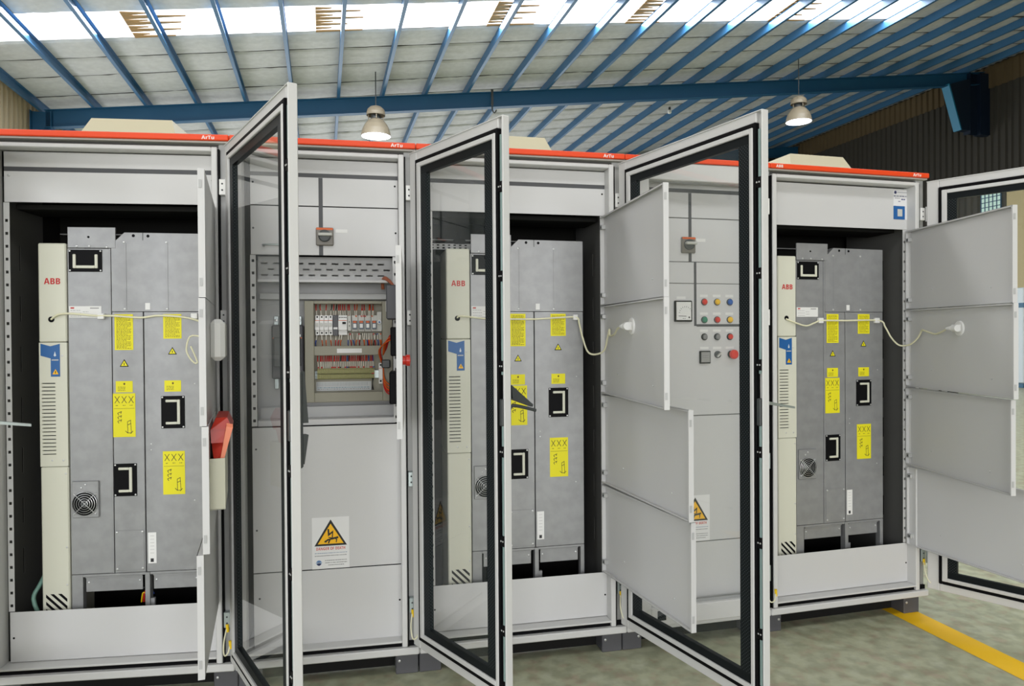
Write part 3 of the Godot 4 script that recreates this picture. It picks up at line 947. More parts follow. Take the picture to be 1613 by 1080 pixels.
func drive_bay(c: Node, i: int, W: float):
	var a := 0.06
	var b := W - 0.067
	var z := -0.055
	if i == 4:
		var m := box("header_panel", c, M.panel_paint, a - 0.015, b, 1.886, 2.084, z - 0.003, z, 0.0015)
		printed("sticker", m, M.print_sticker, 0.735, 0.825, 1.935, 2.075, z)
		var s := box("sticker_emblem", c, M.blue_label, 0.735, 0.802, 1.935, 2.0, z + 0.001, z + 0.0022, 0.0)
		box("emblem_badge", s, M.device_grey, 0.758, 0.786, 1.95, 1.985, z + 0.0022, z + 0.003, 0.0)
	else:
		box("header_panel", c, M.panel_paint, a - 0.005, b, 2.029, 2.086, z - 0.003, z, 0.0015)
		box("dark_stripe", c, M.dark_stripe, a - 0.005, b, 2.012, 2.029, z - 0.004, z - 0.001, 0.0)
		var m := box("header_panel", c, M.panel_paint, a - 0.005, b, 1.896, 2.012, z - 0.003, z, 0.0015)
		screws("screw", m, M.steel_screw, [Vector3(a + 0.012, 1.996, z)], 0.005)
		screws("screw", m, M.black, [Vector3(b - 0.014, 1.99, z)], 0.004, 0.001)
	var bm := box("bottom_panel", c, M.panel_paint, a - 0.005, b + 0.005, 0.158, 0.348, z - 0.003, z, 0.0015)
	screws("screw", bm, M.black, [Vector3(a + 0.008, 0.25, z), Vector3(b - 0.01, 0.25, z)], 0.004, 0.001)
	if i != 4: holed_strip(c, 0.05, 0.35, 1.895, -0.058)
	holed_strip(c, W - 0.09, 0.35, 1.895, -0.058)
	# punched inner side walls
	for s in 2:
		var rows := []
		for k in 7: rows.append([0.45 + k * 0.2, 0.55 + k * 0.2, [[0.2, 0.208]]])
		var st := mb()
		sheet(st, 0.07, 0.46, 0.14, 2.0, -0.001, 0.001, rows)
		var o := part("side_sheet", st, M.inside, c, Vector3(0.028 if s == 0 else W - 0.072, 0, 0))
		o.rotation.y = PI / 2
	if i == 2:   # fittings seen through the glass over the control column
		holed_bar(c)
		box("hanging_rod", c, M.black, 0.213, 0.22, 1.81, 1.95, -0.32, -0.313, 0.001)
		box("rod_clamp", c, M.black, 0.19, 0.245, 1.79, 1.815, -0.33, -0.3, 0.003)
		tubes("loose_cable", c, M.black, [Vector3(0.06, 1.905, -0.2), Vector3(0.2, 1.89, -0.24), Vector3(0.4, 1.86, -0.3)], 0.004)
	if i == 0:
		tubes("cable_tail", c, mat("cable_green", c8(120, 160, 146), 0.4), [Vector3(0.13, 0.3, -0.12), Vector3(0.1, 0.37, -0.13), Vector3(0.115, 0.42, -0.15), Vector3(0.14, 0.5, -0.2)], 0.008)
		for k in 4: tubes("wire_end", c, M[["wire_yellow", "wire_red", "wire_orange", "wire_blue"][k]], [Vector3(0.49 + 0.008 * k, 0.33, -0.15), Vector3(0.5 + 0.008 * k, 0.37 + 0.006 * k, -0.14), Vector3(0.515 + 0.008 * k, 0.362, -0.145)], 0.003, 6)
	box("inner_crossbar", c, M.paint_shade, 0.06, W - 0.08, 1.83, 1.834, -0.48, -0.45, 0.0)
	box("bus_cover", c, M.deep, 0.06, W - 0.08, 1.88, 1.9, -0.3, -0.12, 0.002)  # near-black to paint in the shade beneath the header

func holed_bar(c: Node):
	var h := []
	for k in 7: h.append([0.09 + 0.025 * k, 0.101 + 0.025 * k])
	var st := mb()
	sheet(st, 0.075, 0.28, 1.768, 1.795, -0.302, -0.3, [[1.772, 1.779, h], [1.785, 1.791, h]])
	part("punched_bar", st, M.paint, c)

func glass_door(c: Node, hx: float, hz: float, ang: float, w: float, lever: int):
	var H := 1.955
	var y0 := 0.15
	var st := mb()
	bx(st, 0.0, 0.052, 0, H, -0.022, 0.0, 0.003)
	bx(st, 0.052, w - 0.03, H - 0.037, H, -0.022, 0.0, 0.003)
	bx(st, 0.052, w - 0.03, 0, 0.037, -0.022, 0.0, 0.003)
	bx(st, w - 0.03, w - 0.006, 0, H, -0.022, -0.012, 0.001)
	bx(st, w - 0.007, w, 0, H, -0.024, 0.004, 0.002)
	bx(st, 0.0, w - 0.007, H - 0.004, H, -0.024, 0.004, 0.001)
	var d := part("glass_door", st, M.paint, c, swung(hx, hz, y0, ang).origin)
	d.basis = swung(hx, hz, y0, ang).basis
	tag(d, "glazed door swung wide open")
	st = mb()
	frame4(st, 0.052, w - 0.028, 0.037, H - 0.037, -0.016, 0.007, 0.014, 0.010, 0.015, 0.015, 0.002)
	part("door_gasket", st, M.rubber, d)
	st = mb()
	frame4(st, 0.066, w - 0.038, 0.052, H - 0.052, -0.018, 0.010, 0.022, 0.015, 0.017, 0.017, 0.002)
	part("inner_frame", st, M.paint, d)
	for q in [[0.069, 0.098], [H - 0.098, H - 0.069]]:
		st = mb()
		bx(st, 0.088, w - 0.053, q[0], q[1], -0.016, 0.003)
		part("glass_border", st, M.door_border, d)
	st = mb()
	bx(st, 0.088, 0.128, 0.098, H - 0.098, -0.016, 0.003)
	part("punched_border", st, M.punched, d)
	st = mb()
	bx(st, w - 0.105, w - 0.053, 0.098, H - 0.098, -0.016, 0.003)
	part("punched_border", st, M.punched, d)
	pane(d, 0.128, w - 0.105, 0.098, H - 0.098, -0.0065)
	# espagnolette: rods, guides, lever
	st = mb()
	bx(st, w - 0.021, w - 0.012, 0.08, 0.98, -0.010, 0.001, 0.001)
	bx(st, w - 0.021, w - 0.012, 1.1, H - 0.06, -0.010, 0.001, 0.001)
	part("lock_rod", st, M.glass_edge, d)
	for y in [1.872, 1.577, 1.279, 0.995, 0.698, 0.4]:
		st = mb()
		bx(st, w - 0.028, w - 0.008, y - y0 - 0.018, y - y0 + 0.018, -0.012, 0.005, 0.002)
		var g := part("rod_guide", st, M.black, d)
		screws("screw", g, M.steel_screw, [Vector3(w - 0.023, y - y0, 0.005), Vector3(w - 0.013, y - y0, 0.005)], 0.003, 0.002)
	if lever == 0: return
	st = mb()
	bx(st, w - 0.05, w - 0.012, 0.85, 1.13, -0.036, -0.022, 0.004)
	bx(st, w - 0.028, w - 0.01, 0.93, 1.02, -0.012, 0.006, 0.003)
	part("lever_housing", st, M.lever, d)
	st = mb()
	if lever == 1:   # lever lying along the door
		hexa(st, [Vector3(w - 0.044, 0.98, -0.052), Vector3(w - 0.016, 0.98, -0.052), Vector3(w - 0.016, 0.98, -0.036), Vector3(w - 0.044, 0.98, -0.036), Vector3(w - 0.042, 1.13, -0.042), Vector3(w - 0.018, 1.13, -0.042), Vector3(w - 0.018, 1.13, -0.034), Vector3(w - 0.042, 1.13, -0.034)])
		hexa(st, [Vector3(w - 0.042, 0.86, -0.04), Vector3(w - 0.018, 0.86, -0.04), Vector3(w - 0.018, 0.86, -0.034), Vector3(w - 0.042, 0.86, -0.034), Vector3(w - 0.044, 0.945, -0.052), Vector3(w - 0.016, 0.945, -0.052), Vector3(w - 0.016, 0.945, -0.034), Vector3(w - 0.044, 0.945, -0.034)])
	elif lever == 2:   # lever swung out and down
		hexa(st, [Vector3(w - 0.05, 1.02, -0.04), Vector3(w - 0.012, 1.02, -0.04), Vector3(w - 0.022, 0.985, -0.135), Vector3(w - 0.04, 0.985, -0.135), Vector3(w - 0.05, 1.065, -0.036), Vector3(w - 0.012, 1.065, -0.036), Vector3(w - 0.022, 0.993, -0.137), Vector3(w - 0.04, 0.993, -0.137)])
		tube(st, [Vector3(w - 0.03, 0.95, -0.03), Vector3(w - 0.03, 0.99, -0.045), Vector3(w - 0.028, 0.992, -0.07), Vector3(w - 0.026, 0.972, -0.15)], 0.006, 8)
	else:
		hexa(st, [Vector3(w - 0.04, 1.0, -0.03), Vector3(w - 0.018, 1.0, -0.03), Vector3(w - 0.022, 0.978, -0.165), Vector3(w - 0.036, 0.978, -0.165), Vector3(w - 0.04, 1.01, -0.03), Vector3(w - 0.018, 1.01, -0.03), Vector3(w - 0.022, 0.985, -0.165), Vector3(w - 0.036, 0.985, -0.165)])
	part("lever_handle", st, M.lever if lever < 3 else M.zinc, d)

func closed_door(c: Node):   # the push-button cabinet's door: a broad frame round one pane
	var W: float = SPOT[3][3]
	var st := mb()
	frame4(st, 0.035, W - 0.035, 0.125, 2.118, 0.012, 0.032, 0.067, 0.067, 0.078, 0.073, 0.003)
	var d := part("glass_door", st, M.paint, c)
	tag(d, "closed door with a broad grey frame")
	st = mb()
	frame4(st, 0.1, W - 0.1, 0.2, 2.047, -0.02, 0.014, 0.004, 0.004, 0.004, 0.004, 0.0)
	part("frame_return", st, M.paint_shade, d)
	pane(d, 0.1, W - 0.1, 0.2, 2.047, 0.007)
	box("vent_patch", d, M.punched, 0.13, 0.17, 0.148, 0.19, 0.032, 0.033, 0.0)

func tray(c: Node, hx: float, hz: float, ang: float, w: float, y0: float, y1: float) -> MeshInstance3D:
	var h := y1 - y0
	var t := 0.017
	var st := mb()
	bx(st, 0.0, w, 0.0, h, -0.002, 0.0)
	bx(st, 0.0, 0.002, 0.0, h, 0.0, t)
	bx(st, w - 0.002, w, 0.0, h, 0.0, t)
	bx(st, 0.002, w - 0.002, 0.0, 0.002, 0.0, t)
	bx(st, 0.002, w - 0.002, h - 0.002, h, 0.0, t)
	bx(st, w - 0.008, w - 0.002, 0.0, h, t - 0.002, t)
	bx(st, 0.002, w - 0.002, 0.0, 0.006, t - 0.002, t)
	bx(st, 0.002, w - 0.002, h - 0.006, h, t - 0.002, t)
	var T := swung(hx, hz, y0, ang)
	var o := part("inner_panel", st, M.panel_paint, c, T.origin)
	o.basis = T.basis
	tag(o, "grey sheet inner panel swung out on its hinges")
	for y in [0.045, h - 0.045]:
		st = mb()
		bx(st, 0.004, 0.026, y - 0.01, y + 0.01, 0.0, 0.018, 0.002)
		cyl(st, Vector3(-0.004, y - 0.012, 0.01), Vector3(-0.004, y + 0.012, 0.01), 0.006, 0.006, 8)
		var g := part("panel_hinge", st, M.steel_screw, o)
		screws("screw", g, M.lever, [Vector3(0.016, y, 0.018)], 0.004, 0.002)
		st = mb()
		bx(st, w - 0.001, w + 0.002, y - 0.012, y + 0.012, 0.006, 0.014)
		part("latch_slot", st, M.paint_shade, o)
	screws("weld_stud", o, M.steel_screw, [Vector3(w * 0.25, 0.09, 0.0), Vector3(w * 0.8, 0.07, 0.0)], 0.003, 0.004)
	return o

func pocket(t: Node, y0: float):
	var st := mb()
	var a := 0.86 - y0
	var b := 1.015 - y0
	bx(st, 0.38, 0.66, a, b, -0.045, -0.042)
	bx(st, 0.38, 0.66, a, a + 0.003, -0.042, -0.002)
	bx(st, 0.38, 0.383, a, b, -0.042, -0.002)
	bx(st, 0.657, 0.66, a, b, -0.042, -0.002)
	tag(part("document_pocket", st, mat("pocket_cream", c8(188, 187, 168), 0.5), t), "cream document pocket")

func socket(t: Node, q: Vector3):
	var st := mb()
	lathe(st, q, Vector3(0, 0, 1), [[0.0, 0.033], [0.003, 0.033], [0.006, 0.03], [0.006, 0.0]], 22)
	bx(st, q.x - 0.018, q.x + 0.018, q.y - 0.016, q.y + 0.016, 0.004, 0.028, 0.003)
	tag(part("panel_socket", st, M.white, t), "round white panel socket")

# ------------------------------------------------------------------ cabinet with the push buttons
func button_panels(c: Node):
	var z := -0.055
	var xa := 0.066
	var xb: float = SPOT[3][3] - 0.07
	for q in [[1.902, 2.086], [1.706, 1.898], [1.610, 1.703], [1.018, 1.607], [0.449, 1.014], [0.15, 0.445]]:
		box("front_panel", c, M.panel_paint, xa, xb, q[0], q[1], z - 0.003, z, 0.001)
	box("panel_backing", c, M.inside, xa, xb, 0.15, 2.086, z - 0.008, z - 0.004, 0.0)
	box("mimic_line", c, M.dark_stripe, 0.331, 0.346, 1.706, 2.012, z, z + 0.0008, 0.0)
	box("mimic_line", c, M.dark_stripe, 0.357, 0.369, 1.418, 1.706, z, z + 0.0008, 0.0)
	box("mimic_line", c, M.dark_stripe, 0.369, xb, 1.415, 1.426, z, z + 0.0008, 0.0)
	box("header_stripe", c, M.dark_stripe, xa, xb, 2.013, 2.03, z, z + 0.0008, 0.0)
	rotary_switch(c, 0.327, 1.779, z)
	# moving-iron meter
	var me := box("panel_meter", c, M.black, 0.257, 0.343, 1.437, 1.531, z, z + 0.012, 0.003)
	tag(me, "square white analogue meter")
	printed("dial", me, M.print_meter, 0.264, 0.336, 1.445, 1.525, z + 0.0125)
	box("name_plate", c, M.label_white, 0.272, 0.315, 1.538, 1.55, z, z + 0.001, 0.0)
	var cols := [["button_red", "button_yellow", "button_blue"], ["button_green", "button_red", "button_yellow"], ["button_grey", "button_grey", "button_red"]]
	var say := [["red", "yellow", "blue"], ["green", "red", "yellow"], ["dark grey", "grey", "red flush"]]
	for r in 3:
		for k in 3:
			var x := 0.407 + 0.064 * k
			var y: float = [1.526, 1.446, 1.369][r]
			var st := mb()
			lathe(st, Vector3(x, y, z), Vector3(0, 0, 1), [[0.0, 0.0155], [0.004, 0.0155], [0.006, 0.0135], [0.006, 0.011]], 20)
			var b := part("indicator_lamp" if r < 2 else "push_button", st, M.lever if r < 2 else M.black, c)
			tag(b, say[r][k] + (" indicator lamp" if r < 2 else " push button"))
			st = mb()
			lathe(st, Vector3(x, y, z + 0.003), Vector3(0, 0, 1), [[0.0, 0.0135 if r < 2 else 0.0115], [0.007, 0.0125 if r < 2 else 0.0115], [0.011, 0.008 if r < 2 else 0.010], [0.012, 0.0]], 20)
			part("lens" if r < 2 else "plunger", st, M[cols[r][k]], b)
			box("name_plate", c, M.label_white, x - 0.021, x + 0.018, y + 0.022, y + 0.033, z, z + 0.001, 0.0)
	var hc := box("hour_counter", c, M.black, 0.381, 0.434, 1.249, 1.306, z, z + 0.01, 0.002)
	tag(hc, "square grey hour counter")
	printed("counter_face", hc, M.print_counter, 0.386, 0.429, 1.255, 1.301, z + 0.0105)
	var st := mb()
	lathe(st, Vector3(0.473, 1.289, z), Vector3(0, 0, 1), [[0.0, 0.0165], [0.006, 0.016], [0.009, 0.012], [0.009, 0.0]], 20)
	var se := part("selector_switch", st, M.lever, c)
	tag(se, "dark rotary selector switch")
	st = mb()
	hexa(st, [Vector3(0.462, 1.282, z + 0.009), Vector3(0.466, 1.277, z + 0.009), Vector3(0.486, 1.295, z + 0.009), Vector3(0.482, 1.3, z + 0.009), Vector3(0.462, 1.282, z + 0.02), Vector3(0.466, 1.277, z + 0.02), Vector3(0.486, 1.295, z + 0.02), Vector3(0.482, 1.3, z + 0.02)])
	part("selector_knob", st, M.device_grey, se)
	st = mb()
	lathe(st, Vector3(0.541, 1.289, z), Vector3(0, 0, 1), [[0.0, 0.017], [0.012, 0.017], [0.014, 0.012], [0.022, 0.012]], 20)
	var es := part("emergency_stop", st, M.black, c)
	tag(es, "red mushroom emergency stop")
	st = mb()
	lathe(st, Vector3(0.541, 1.289, z + 0.018), Vector3(0, 0, 1), [[0.0, 0.012], [0.004, 0.021], [0.012, 0.021], [0.017, 0.016], [0.019, 0.0]], 24)
	part("mushroom_head", st, M.button_red, es)
	for x in [0.407, 0.471, 0.535]: box("name_plate", c, M.label_white, x - 0.021, x + 0.021, 1.313, 1.324, z, z + 0.001, 0.0)
	danger(c, 0.285, 0.43, 0.45, 0.657, z)

func danger(c: Node, x0: float, x1: float, y0: float, y1: float, z: float):
	var s := printed("danger_sign", c, M.print_danger, x0, x1, y0, y1, z)
	tag(s, "white sign with a yellow danger triangle")
	text("lettering", s, mat("sign_red", c8(206, 70, 50), 0.5), "DANGER OF DEATH", (x0 + x1) / 2.0, y1 - (y1 - y0) * 0.608, z + 0.0013, 0.112, 0.0115, 0.0003)

func rotary_switch(c: Node, x: float, y: float, z: float):
	var s := box("main_switch", c, mat("switch_plate", c8(120, 116, 108), 0.4), x - 0.034, x + 0.034, y - 0.036, y + 0.036, z, z + 0.012, 0.004)
	tag(s, "grey rotary main switch with a red edge")
	box("red_edge", s, M.wire_orange, x - 0.032, x + 0.032, y + 0.026, y + 0.034, z + 0.012, z + 0.0135, 0.0)
	var st := mb()
	lathe(st, Vector3(x, y + 0.002, z + 0.012), Vector3(0, 0, 1), [[0.0, 0.024], [0.008, 0.024], [0.01, 0.02], [0.01, 0.0]], 22)
	part("switch_boss", st, M.lever, s)
	st = mb()
	bx(st, x - 0.024, x + 0.03, y + 0.0, y + 0.012, z + 0.02, z + 0.038, 0.003)
	part("switch_handle", st, M.device_grey, s)
	box("name_plate", c, M.label_white, x + 0.042, x + 0.088, y + 0.017, y + 0.031, z, z + 0.001, 0.0)

# ------------------------------------------------------------------ cabinet with the breakers
func breaker_bay(c: Node):
	var W: float = SPOT[1][3]
	var xa := 0.064
	var xb := W - 0.07
	var z := -0.055
	box("header_panel", c, M.panel_paint, xa, xb, 2.031, 2.086, z - 0.003, z, 0.0015)
	box("dark_stripe", c, M.dark_stripe, xa, xb, 2.015, 2.031, z - 0.004, z - 0.001, 0.0)
	var u := box("upper_panel", c, M.panel_paint, xa, xb, 1.902, 2.015, z - 0.003, z, 0.0015)
	screws("screw", u, M.black, [Vector3(xb - 0.012, 1.99, z), Vector3(xa + 0.01, 1.99, z)], 0.004, 0.001)
	var mp := box("switch_panel", c, M.panel_paint, xa, xb, 1.706, 1.898, z - 0.003, z, 0.0015)
	screws("screw", mp, M.black, [Vector3(xb - 0.01, 1.8, z), Vector3(xa + 0.01, 1.81, z)], 0.004, 0.001)
	tubes("pull_handle", c, M.zinc, [Vector3(0.115, 1.741, z), Vector3(0.118, 1.741, z + 0.03), Vector3(0.18, 1.742, z + 0.03), Vector3(0.183, 1.742, z)], 0.004)
	box("mimic_line", c, M.dark_stripe, 0.323, 0.339, 1.706, 2.014, z, z + 0.0008, 0.0)
	rotary_switch(c, 0.346, 1.78, z)
	var lp := box("lower_panel", c, M.panel_paint, xa - 0.002, xb + 0.002, 0.452, 1.024, z - 0.003, z, 0.0015)
	screws("screw", lp, M.black, [Vector3(xa + 0.012, 0.94, z), Vector3(xa + 0.012, 0.62, z)], 0.004, 0.001)
	var bp := box("bottom_panel", c, M.panel_paint, xa - 0.002, xb + 0.006, 0.154, 0.448, z - 0.003, z, 0.0015)
	screws("screw", bp, M.black, [Vector3(xb - 0.006, 0.304, z), Vector3(xa + 0.02, 0.35, z)], 0.004, 0.001)
	danger(c, 0.285, 0.43, 0.452, 0.658, z)
	# open middle
	holed_strip(c, 0.06, 1.03, 1.705, -0.062)
	holed_strip(c, W - 0.093, 1.03, 1.705, -0.062)
	var rows := []
	for r in 3:
		var h := []
		for k in 12:
			var x := 0.105 + 0.046 * k + (0.024 if r == 1 else 0.0)
			if x < 0.6: h.append([x - 0.013, x + 0.013])
		rows.append([1.628 + r * 0.0235, 1.635 + r * 0.0235, h])
	var st := mb()
	sheet(st, 0.08, 0.62, 1.612, 1.706, -0.124, -0.122, rows)
	part("slotted_crossplate", st, M.paint_shade, c)
	box("crossplate_lip", c, M.panel_paint, 0.08, 0.62, 1.602, 1.612, -0.15, -0.1, 0.001)
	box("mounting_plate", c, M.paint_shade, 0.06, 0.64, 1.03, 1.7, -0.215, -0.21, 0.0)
	box("stepped_channel", c, M.paint_shade, 0.08, 0.62, 1.535, 1.56, -0.21, -0.15, 0.002)
	box("bottom_ledge", c, M.panel_paint, 0.08, 0.62, 1.026, 1.05, -0.2, -0.075, 0.002)
	box("bottom_crossplate", c, M.paint_shade, 0.08, 0.62, 1.05, 1.095, -0.15, -0.147, 0.001)
	st = mb()
	var fz := -0.13
	bx(st, 0.257, 0.294, 1.112, 1.528, fz - 0.03, fz, 0.002)
	bx(st, 0.569, 0.611, 1.112, 1.528, fz - 0.03, fz, 0.002)
	bx(st, 0.294, 0.569, 1.516, 1.528, fz - 0.03, fz, 0.002)
	bx(st, 0.294, 0.569, 1.304, 1.343, fz - 0.03, fz, 0.002)
	bx(st, 0.294, 0.569, 1.112, 1.152, fz - 0.03, fz, 0.002)
	tag(part("device_cover", st, M.beige_plastic, c), "beige cover frame with two windows")
	box("worn_label", c, M.label_white, 0.385, 0.485, 1.314, 1.332, fz, fz + 0.001, 0.0)
	box("cover_back", c, mat("cover_back", c8(172, 168, 152), 0.6), 0.262, 0.606, 1.116, 1.52, -0.206, -0.203, 0.0)
	for y in [1.425, 1.222]: box("din_rail", c, M.zinc, 0.29, 0.575, y - 0.017, y + 0.017, -0.203, -0.19, 0.001)
	# inner door of this bay, edge on
	var t := tray(c, 0.65, -0.045, 87.3, 0.585, 1.046, 1.676)
	var dm := box("door_device", t, M.contactor, 0.05, 0.19, 0.4, 0.53, 0.005, 0.06, 0.004)
	box("device_label", dm, M.label_white, 0.08, 0.16, 0.43, 0.47, 0.06, 0.062, 0.0)
	box("door_device", t, M.black, 0.06, 0.2, 0.26, 0.37, 0.005, 0.045, 0.004)
	box("door_device", t, M.black, 0.08, 0.22, 0.08, 0.2, 0.005, 0.05, 0.004)
	st = mb()
	lathe(st, Vector3(0.40, 0.25, -0.002), Vector3(0, 0, -1), [[0.0, 0.016], [0.01, 0.016], [0.012, 0.02], [0.025, 0.02], [0.028, 0.0]], 18)
	tag(part("door_button", st, M.button_red, t), "red push button seen edge on")

# ------------------------------------------------------------------ the drives
func drives():
	var lab := ["tall steel drive with cream column in the cabinet with the red folder", "tall steel drive with cream column partly behind glass, in the middle drive cabinet", "tall steel drive with cream column in the last cabinet by the yellow line"]
	var off := [0.032, 0.014, -0.004]
	var first: Node3D
	for k in 3:
		var i: int = [0, 2, 4][k]
		var base := Vector3(off[k] + 0.46, 0.131, -0.28)
		var t := at(i) * Transform3D(Basis(), base)
		if k == 0:
			org = Vector3(0.46, 0.131, -0.28)
			first = thing("frequency_drive", t, lab[0], "drive", "three alike drives in the cabinets")
			build_drive(first)
		else:
			var d: Node3D = first.duplicate()
			d.name = numbered("frequency_drive")
			add_child(d)
			d.transform = t
			d.set_meta("label", lab[k])
	org = Vector3.ZERO

func build_drive(t: Node):
	var s: Material = M.drive_steel
	var z := -0.1
	# control column in three covers
	var co := box("control_cover", t, M.cream, 0.117, 0.217, 1.368, 1.748, -0.3, z + 0.004, 0.004)
	tag(co, "cream top cover of the control column")
	text("lettering", co, M.red, "ABB", 0.1675, 1.602, z + 0.0045, 0.058, 0.0235)
	var st := mb()
	cyl(st, Vector3(0.163, 1.455, z + 0.001), Vector3(0.163, 1.455, z + 0.006), 0.011, 0.011, 18)
	part("cable_grommet", st, M.black, co)
	st = mb()
	var rows := []
	for k in 20: rows.append([0.9365 + k * 0.01435 - 0.0018, 0.9365 + k * 0.01435 + 0.0018, [[0.1255, 0.174]]])
	sheet(st, 0.117, 0.217, 0.889, 1.366, z - 0.002, z + 0.004, rows)
	bx(st, 0.117, 0.121, 0.889, 1.366, -0.3, z - 0.002)
	bx(st, 0.213, 0.217, 0.889, 1.366, -0.3, z - 0.002)
	var cm := part("vent_cover", st, M.cream, t)
	tag(cm, "cream middle cover with a column of slots")
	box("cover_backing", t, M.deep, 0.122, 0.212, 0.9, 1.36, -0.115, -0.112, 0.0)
	screws("screw", cm, M.steel_screw, [Vector3(0.16, 0.912, z + 0.004), Vector3(0.2, 0.912, z + 0.004), Vector3(0.2, 1.315, z + 0.004)], 0.0035, 0.002)
	var bl := polygon("blue_label", cm, M.blue_label, [Vector2(0.123, 1.362), Vector2(0.158, 1.352), Vector2(0.192, 1.361), Vector2(0.192, 1.235), Vector2(0.159, 1.235), Vector2(0.159, 1.305), Vector2(0.123, 1.316)], z + 0.004, z + 0.0052)
	tag(bl, "stepped blue label")
	polygon("warning_triangle", cm, M.sign_yellow, [Vector2(0.165, 1.244), Vector2(0.187, 1.244), Vector2(0.176, 1.264)], z + 0.0052, z + 0.006)
	box("bolt_mark", cm, M.black, 0.1748, 0.1772, 1.248, 1.257, z + 0.006, z + 0.0064, 0.0)
	box("label_text", cm, M.device_grey, 0.163, 0.187, 1.297, 1.301, z + 0.0052, z + 0.0058, 0.0)
	polygon("label_drop", cm, M.machine, [Vector2(0.17, 1.316), Vector2(0.174, 1.312), Vector2(0.179, 1.316), Vector2(0.1745, 1.332)], z + 0.0052, z + 0.0058)
	var cl := box("lower_cover", t, M.cream, 0.117, 0.217, 0.131, 0.887, -0.3, z + 0.004, 0.004)
	screws("screw", cl, M.steel_screw, [Vector3(0.208, 0.86, z + 0.004), Vector3(0.208, 0.575, z + 0.004), Vector3(0.208, 0.43, z + 0.004)], 0.0035, 0.002)
	for k in 5:   # slanting vents, clipped to their square
		var a := 0.128 + 0.0 * k
		var L := []
		var o := -0.056 + 0.028 * k
		var ln := func(x): return 0.396 - (x - 0.131) + o
		var xs := 0.131
		var xe := 0.207
		for q in [[0.0, 0], [0.012, 1]]: pass
		var p := PackedVector2Array([Vector2(0.02, ln.call(0.02)), Vector2(0.32, ln.call(0.32)), Vector2(0.32, ln.call(0.32) - 0.0125), Vector2(0.02, ln.call(0.02) - 0.0125)])
		var cut := Geometry2D.intersect_polygons(p, PackedVector2Array([Vector2(xs, 0.334), Vector2(xe, 0.334), Vector2(xe, 0.396), Vector2(xs, 0.396)]))
		for q in cut:
			st = mb()
			poly(st, q, z + 0.003, z + 0.0048)
			part("vent_slot", st, M.black, cl)
	# first module with its tab
	var fa := box("module_front", t, s, 0.221, 0.373, 0.466, 1.729, -0.13, z - 0.002, 0.001)
	box("module_edge", t, s, 0.373, 0.379, 0.466, 1.729, -0.13, z + 0.002, 0.001)
	var tab := box("module_tab", t, s, 0.223, 0.397, 1.731, 1.811, z - 0.006, z + 0.001, 0.001)
	screws("screw", tab, M.steel_screw, [Vector3(0.256, 1.738, z + 0.001), Vector3(0.302, 1.738, z + 0.001), Vector3(0.365, 1.735, z + 0.001)], 0.0045)
	screws("hole", tab, M.black, [Vector3(0.299, 1.773, z + 0.001)], 0.0045, 0.0008)
	printed("rating_plate", fa, M.print_plate, 0.224, 0.342, 1.461, 1.506, z - 0.002)
	recessed(t, 0.2255, 0.347, 1.639, 1.724, z - 0.002, 0)
	# fan
	var fp := box("fan_plate", t, s, 0.229, 0.327, 0.687, 0.829, z - 0.002, z + 0.006, 0.003)
	tag(fp, "small fan with a wire guard")
	st = mb()
	cyl(st, Vector3(0.277, 0.742, z + 0.0055), Vector3(0.277, 0.742, z + 0.007), 0.046, 0.046, 28)
	part("fan_opening", st, M.black, fp)
	st = mb()
	cyl(st, Vector3(0.277, 0.742, z + 0.006), Vector3(0.277, 0.742, z + 0.0115), 0.016, 0.014, 18)
	part("fan_hub", st, M.lever, fp)
	st = mb()
	for k in 5:
		var rr := 0.012 + 0.0085 * k
		var pr := []
		for j in 9:
			var b := TAU * j / 8
			pr.append([0.0011 * sin(b), rr + 0.0011 * cos(b)])
		lathe(st, Vector3(0.277, 0.742, z + 0.013), Vector3(0, 0, 1), pr, 26)
	for k in 2:
		var d := Vector3(1, 1 if k else -1, 0) * 0.04
		cyl(st, Vector3(0.277, 0.742, z + 0.0115) - d, Vector3(0.277, 0.742, z + 0.0115) + d, 0.0013, 0.0013, 6)
	part("fan_guard", st, M.steel_screw, fp)
	screws("screw", fp, M.steel_screw, [Vector3(0.24, 0.704, z + 0.006), Vector3(0.315, 0.704, z + 0.006), Vector3(0.24, 0.778, z + 0.006), Vector3(0.315, 0.778, z + 0.006), Vector3(0.278, 0.815, z + 0.006), Vector3(0.264, 0.803, z + 0.006)], 0.004)
	# second and third modules
	st = mb()
	poly(st, PackedVector2Array([Vector2(0.381, 1.485), Vector2(0.717, 1.485), Vector2(0.717, 1.79), Vector2(0.43, 1.792), Vector2(0.399, 1.762), Vector2(0.381, 1.762)]), -0.13, z)
	var up := part("upper_front", st, s, t)
	box("upper_notch", up, M.lever, 0.4965, 0.499, 1.762, 1.792, z, z + 0.0005, 0.0)
	screws("hole", up, M.black, [Vector3(0.463, 1.78, z), Vector3(0.517, 1.779, z)], 0.006, 0.0008)
	screws("screw", up, M.steel_screw, [Vector3(0.428, 1.755, z), Vector3(0.585, 1.755, z), Vector3(0.428, 1.495, z), Vector3(0.585, 1.495, z)], 0.0045)
	box("small_plate", up, M.label_white, 0.504, 0.522, 1.492, 1.518, z, z + 0.001, 0.0)
	box("front_rib", up, s, 0.43, 0.436, 1.49, 1.75, z, z + 0.0015, 0.0005)
	box("front_rib", up, s, 0.584, 0.59, 1.49, 1.75, z, z + 0.0015, 0.0005)
	var m2 := box("module_front", t, s, 0.381, 0.4945, 0.466, 1.483, -0.13, z, 0.001)
	var m3 := box("module_front", t, s, 0.4985, 0.717, 0.466, 1.483, -0.13, z, 0.001)
	box("seam_backing", t, M.deep, 0.38, 0.7, 0.47, 1.78, -0.16, -0.132, 0.0)
